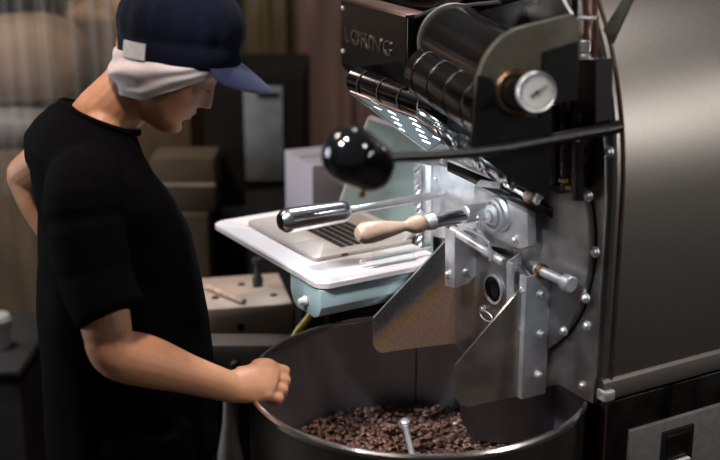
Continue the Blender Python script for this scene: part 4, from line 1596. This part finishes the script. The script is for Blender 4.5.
def cap_patch(t0, t1, z0, z1, off=.0015):
    pts_t, n_ = [], 9
    rings_ = []
    for z in (z0, z1):
        row = []
        for k in range(n_):
            t = math.radians(t0 + (t1 - t0) * k / (n_ - 1))
            c_, s_ = math.cos(t), math.sin(t)
            x = .004 + (.1095 + off) * math.copysign(abs(c_) ** (2 / 2.15), c_)
            y = (.0885 + off) * math.copysign(abs(s_) ** (2 / 2.15), s_)
            row.append(V3((x, y, z)))
        rings_.append(row)
    a_ = rings_[0] + [p_ * .99 for p_ in []]
    pm = MB()
    bmm = bmesh.new()
    o1 = [bmm.verts.new(CM @ p_) for p_ in rings_[0]]
    o2 = [bmm.verts.new(CM @ p_) for p_ in rings_[1]]
    i1 = [bmm.verts.new(CM @ V3((p_.x * .975, p_.y * .975, p_.z))) for p_ in rings_[0]]
    i2 = [bmm.verts.new(CM @ V3((p_.x * .975, p_.y * .975, p_.z))) for p_ in rings_[1]]
    for k in range(n_ - 1):
        bmm.faces.new((o1[k], o1[k + 1], o2[k + 1], o2[k]))
        bmm.faces.new((i1[k], i2[k], i2[k + 1], i1[k + 1]))
        bmm.faces.new((o1[k], i1[k], i1[k + 1], o1[k + 1]))
        bmm.faces.new((o2[k], o2[k + 1], i2[k + 1], i2[k]))
    bmesh.ops.recalc_face_normals(bmm, faces=bmm.faces[:])
    pm._join(bmm)
    pm.transform(WO)
    return pm


cap_patch(212, 240, .002, .030, .0025).build('white_cap_label', 'white_patch', capo, 60)
MB().face_box((.012, -.030, .1362), (.055, -.004, .1400), .001, Matrix.Rotation(math.radians(16), 3, 'Y')).transform(WO @ CM).build('white_cap_label', 'white_patch', capo)

# the white wrap: deep at the nape, rising to nothing above the eyes
wr = MB()
rings = []
for j in range(15):
    u = j / 14
    ring = []
    for k in range(96):
        t = 2 * PI * k / 96
        c_, s_ = math.cos(t), math.sin(t)
        back = (1 - c_) / 2                       # 0 front .. 1 nape
        depth_ = .012 + .066 * min(1, back * 1.35) ** 1.1
        bulge = math.sin(PI * min(1, u * 1.05)) * .013 * (back ** .6)
        fold = .0035 * math.sin(u * 13 + t * 2.2 + 1.5 * noise.noise(V3((c_ * 2, s_ * 2, u * 2)))) * back
        shrink = 1 - .14 * u * u * back
        x = (-.001 + .1025 * math.copysign(abs(c_) ** .93, c_)) * shrink - bulge * back * .9 - fold * (-c_)
        y = .0825 * math.copysign(abs(s_) ** .93, s_) * shrink + math.copysign(bulge * .9 + fold, s_) * min(1, abs(s_) * 2)
        ring.append(CM @ V3((x - .008 * back * u, y, .010 - depth_ * u)))
    rings.append(ring)
inner = [[p_.lerp(sum(r_, V3()) / len(r_), .05) for p_ in r_] for r_ in rings[::-1]]
wr.loft(rings + inner, cap=False)
wr.transform(WO)
wr.build('head_wrap', 'towel', worker, 60)

# repeats share a group
for stem_, grp in (('brown_carton', 'brown cartons behind the worker'), ('coffee_sack', 'sacks stacked at the left edge'),
                   ('strip_curtain', 'strip curtains hanging at the back'), ('storage_bin', 'bins on the far rack')):
    for o in bpy.data.objects:
        if o.parent is None and o.name.split('.')[0] == stem_:
            o['group'] = grp
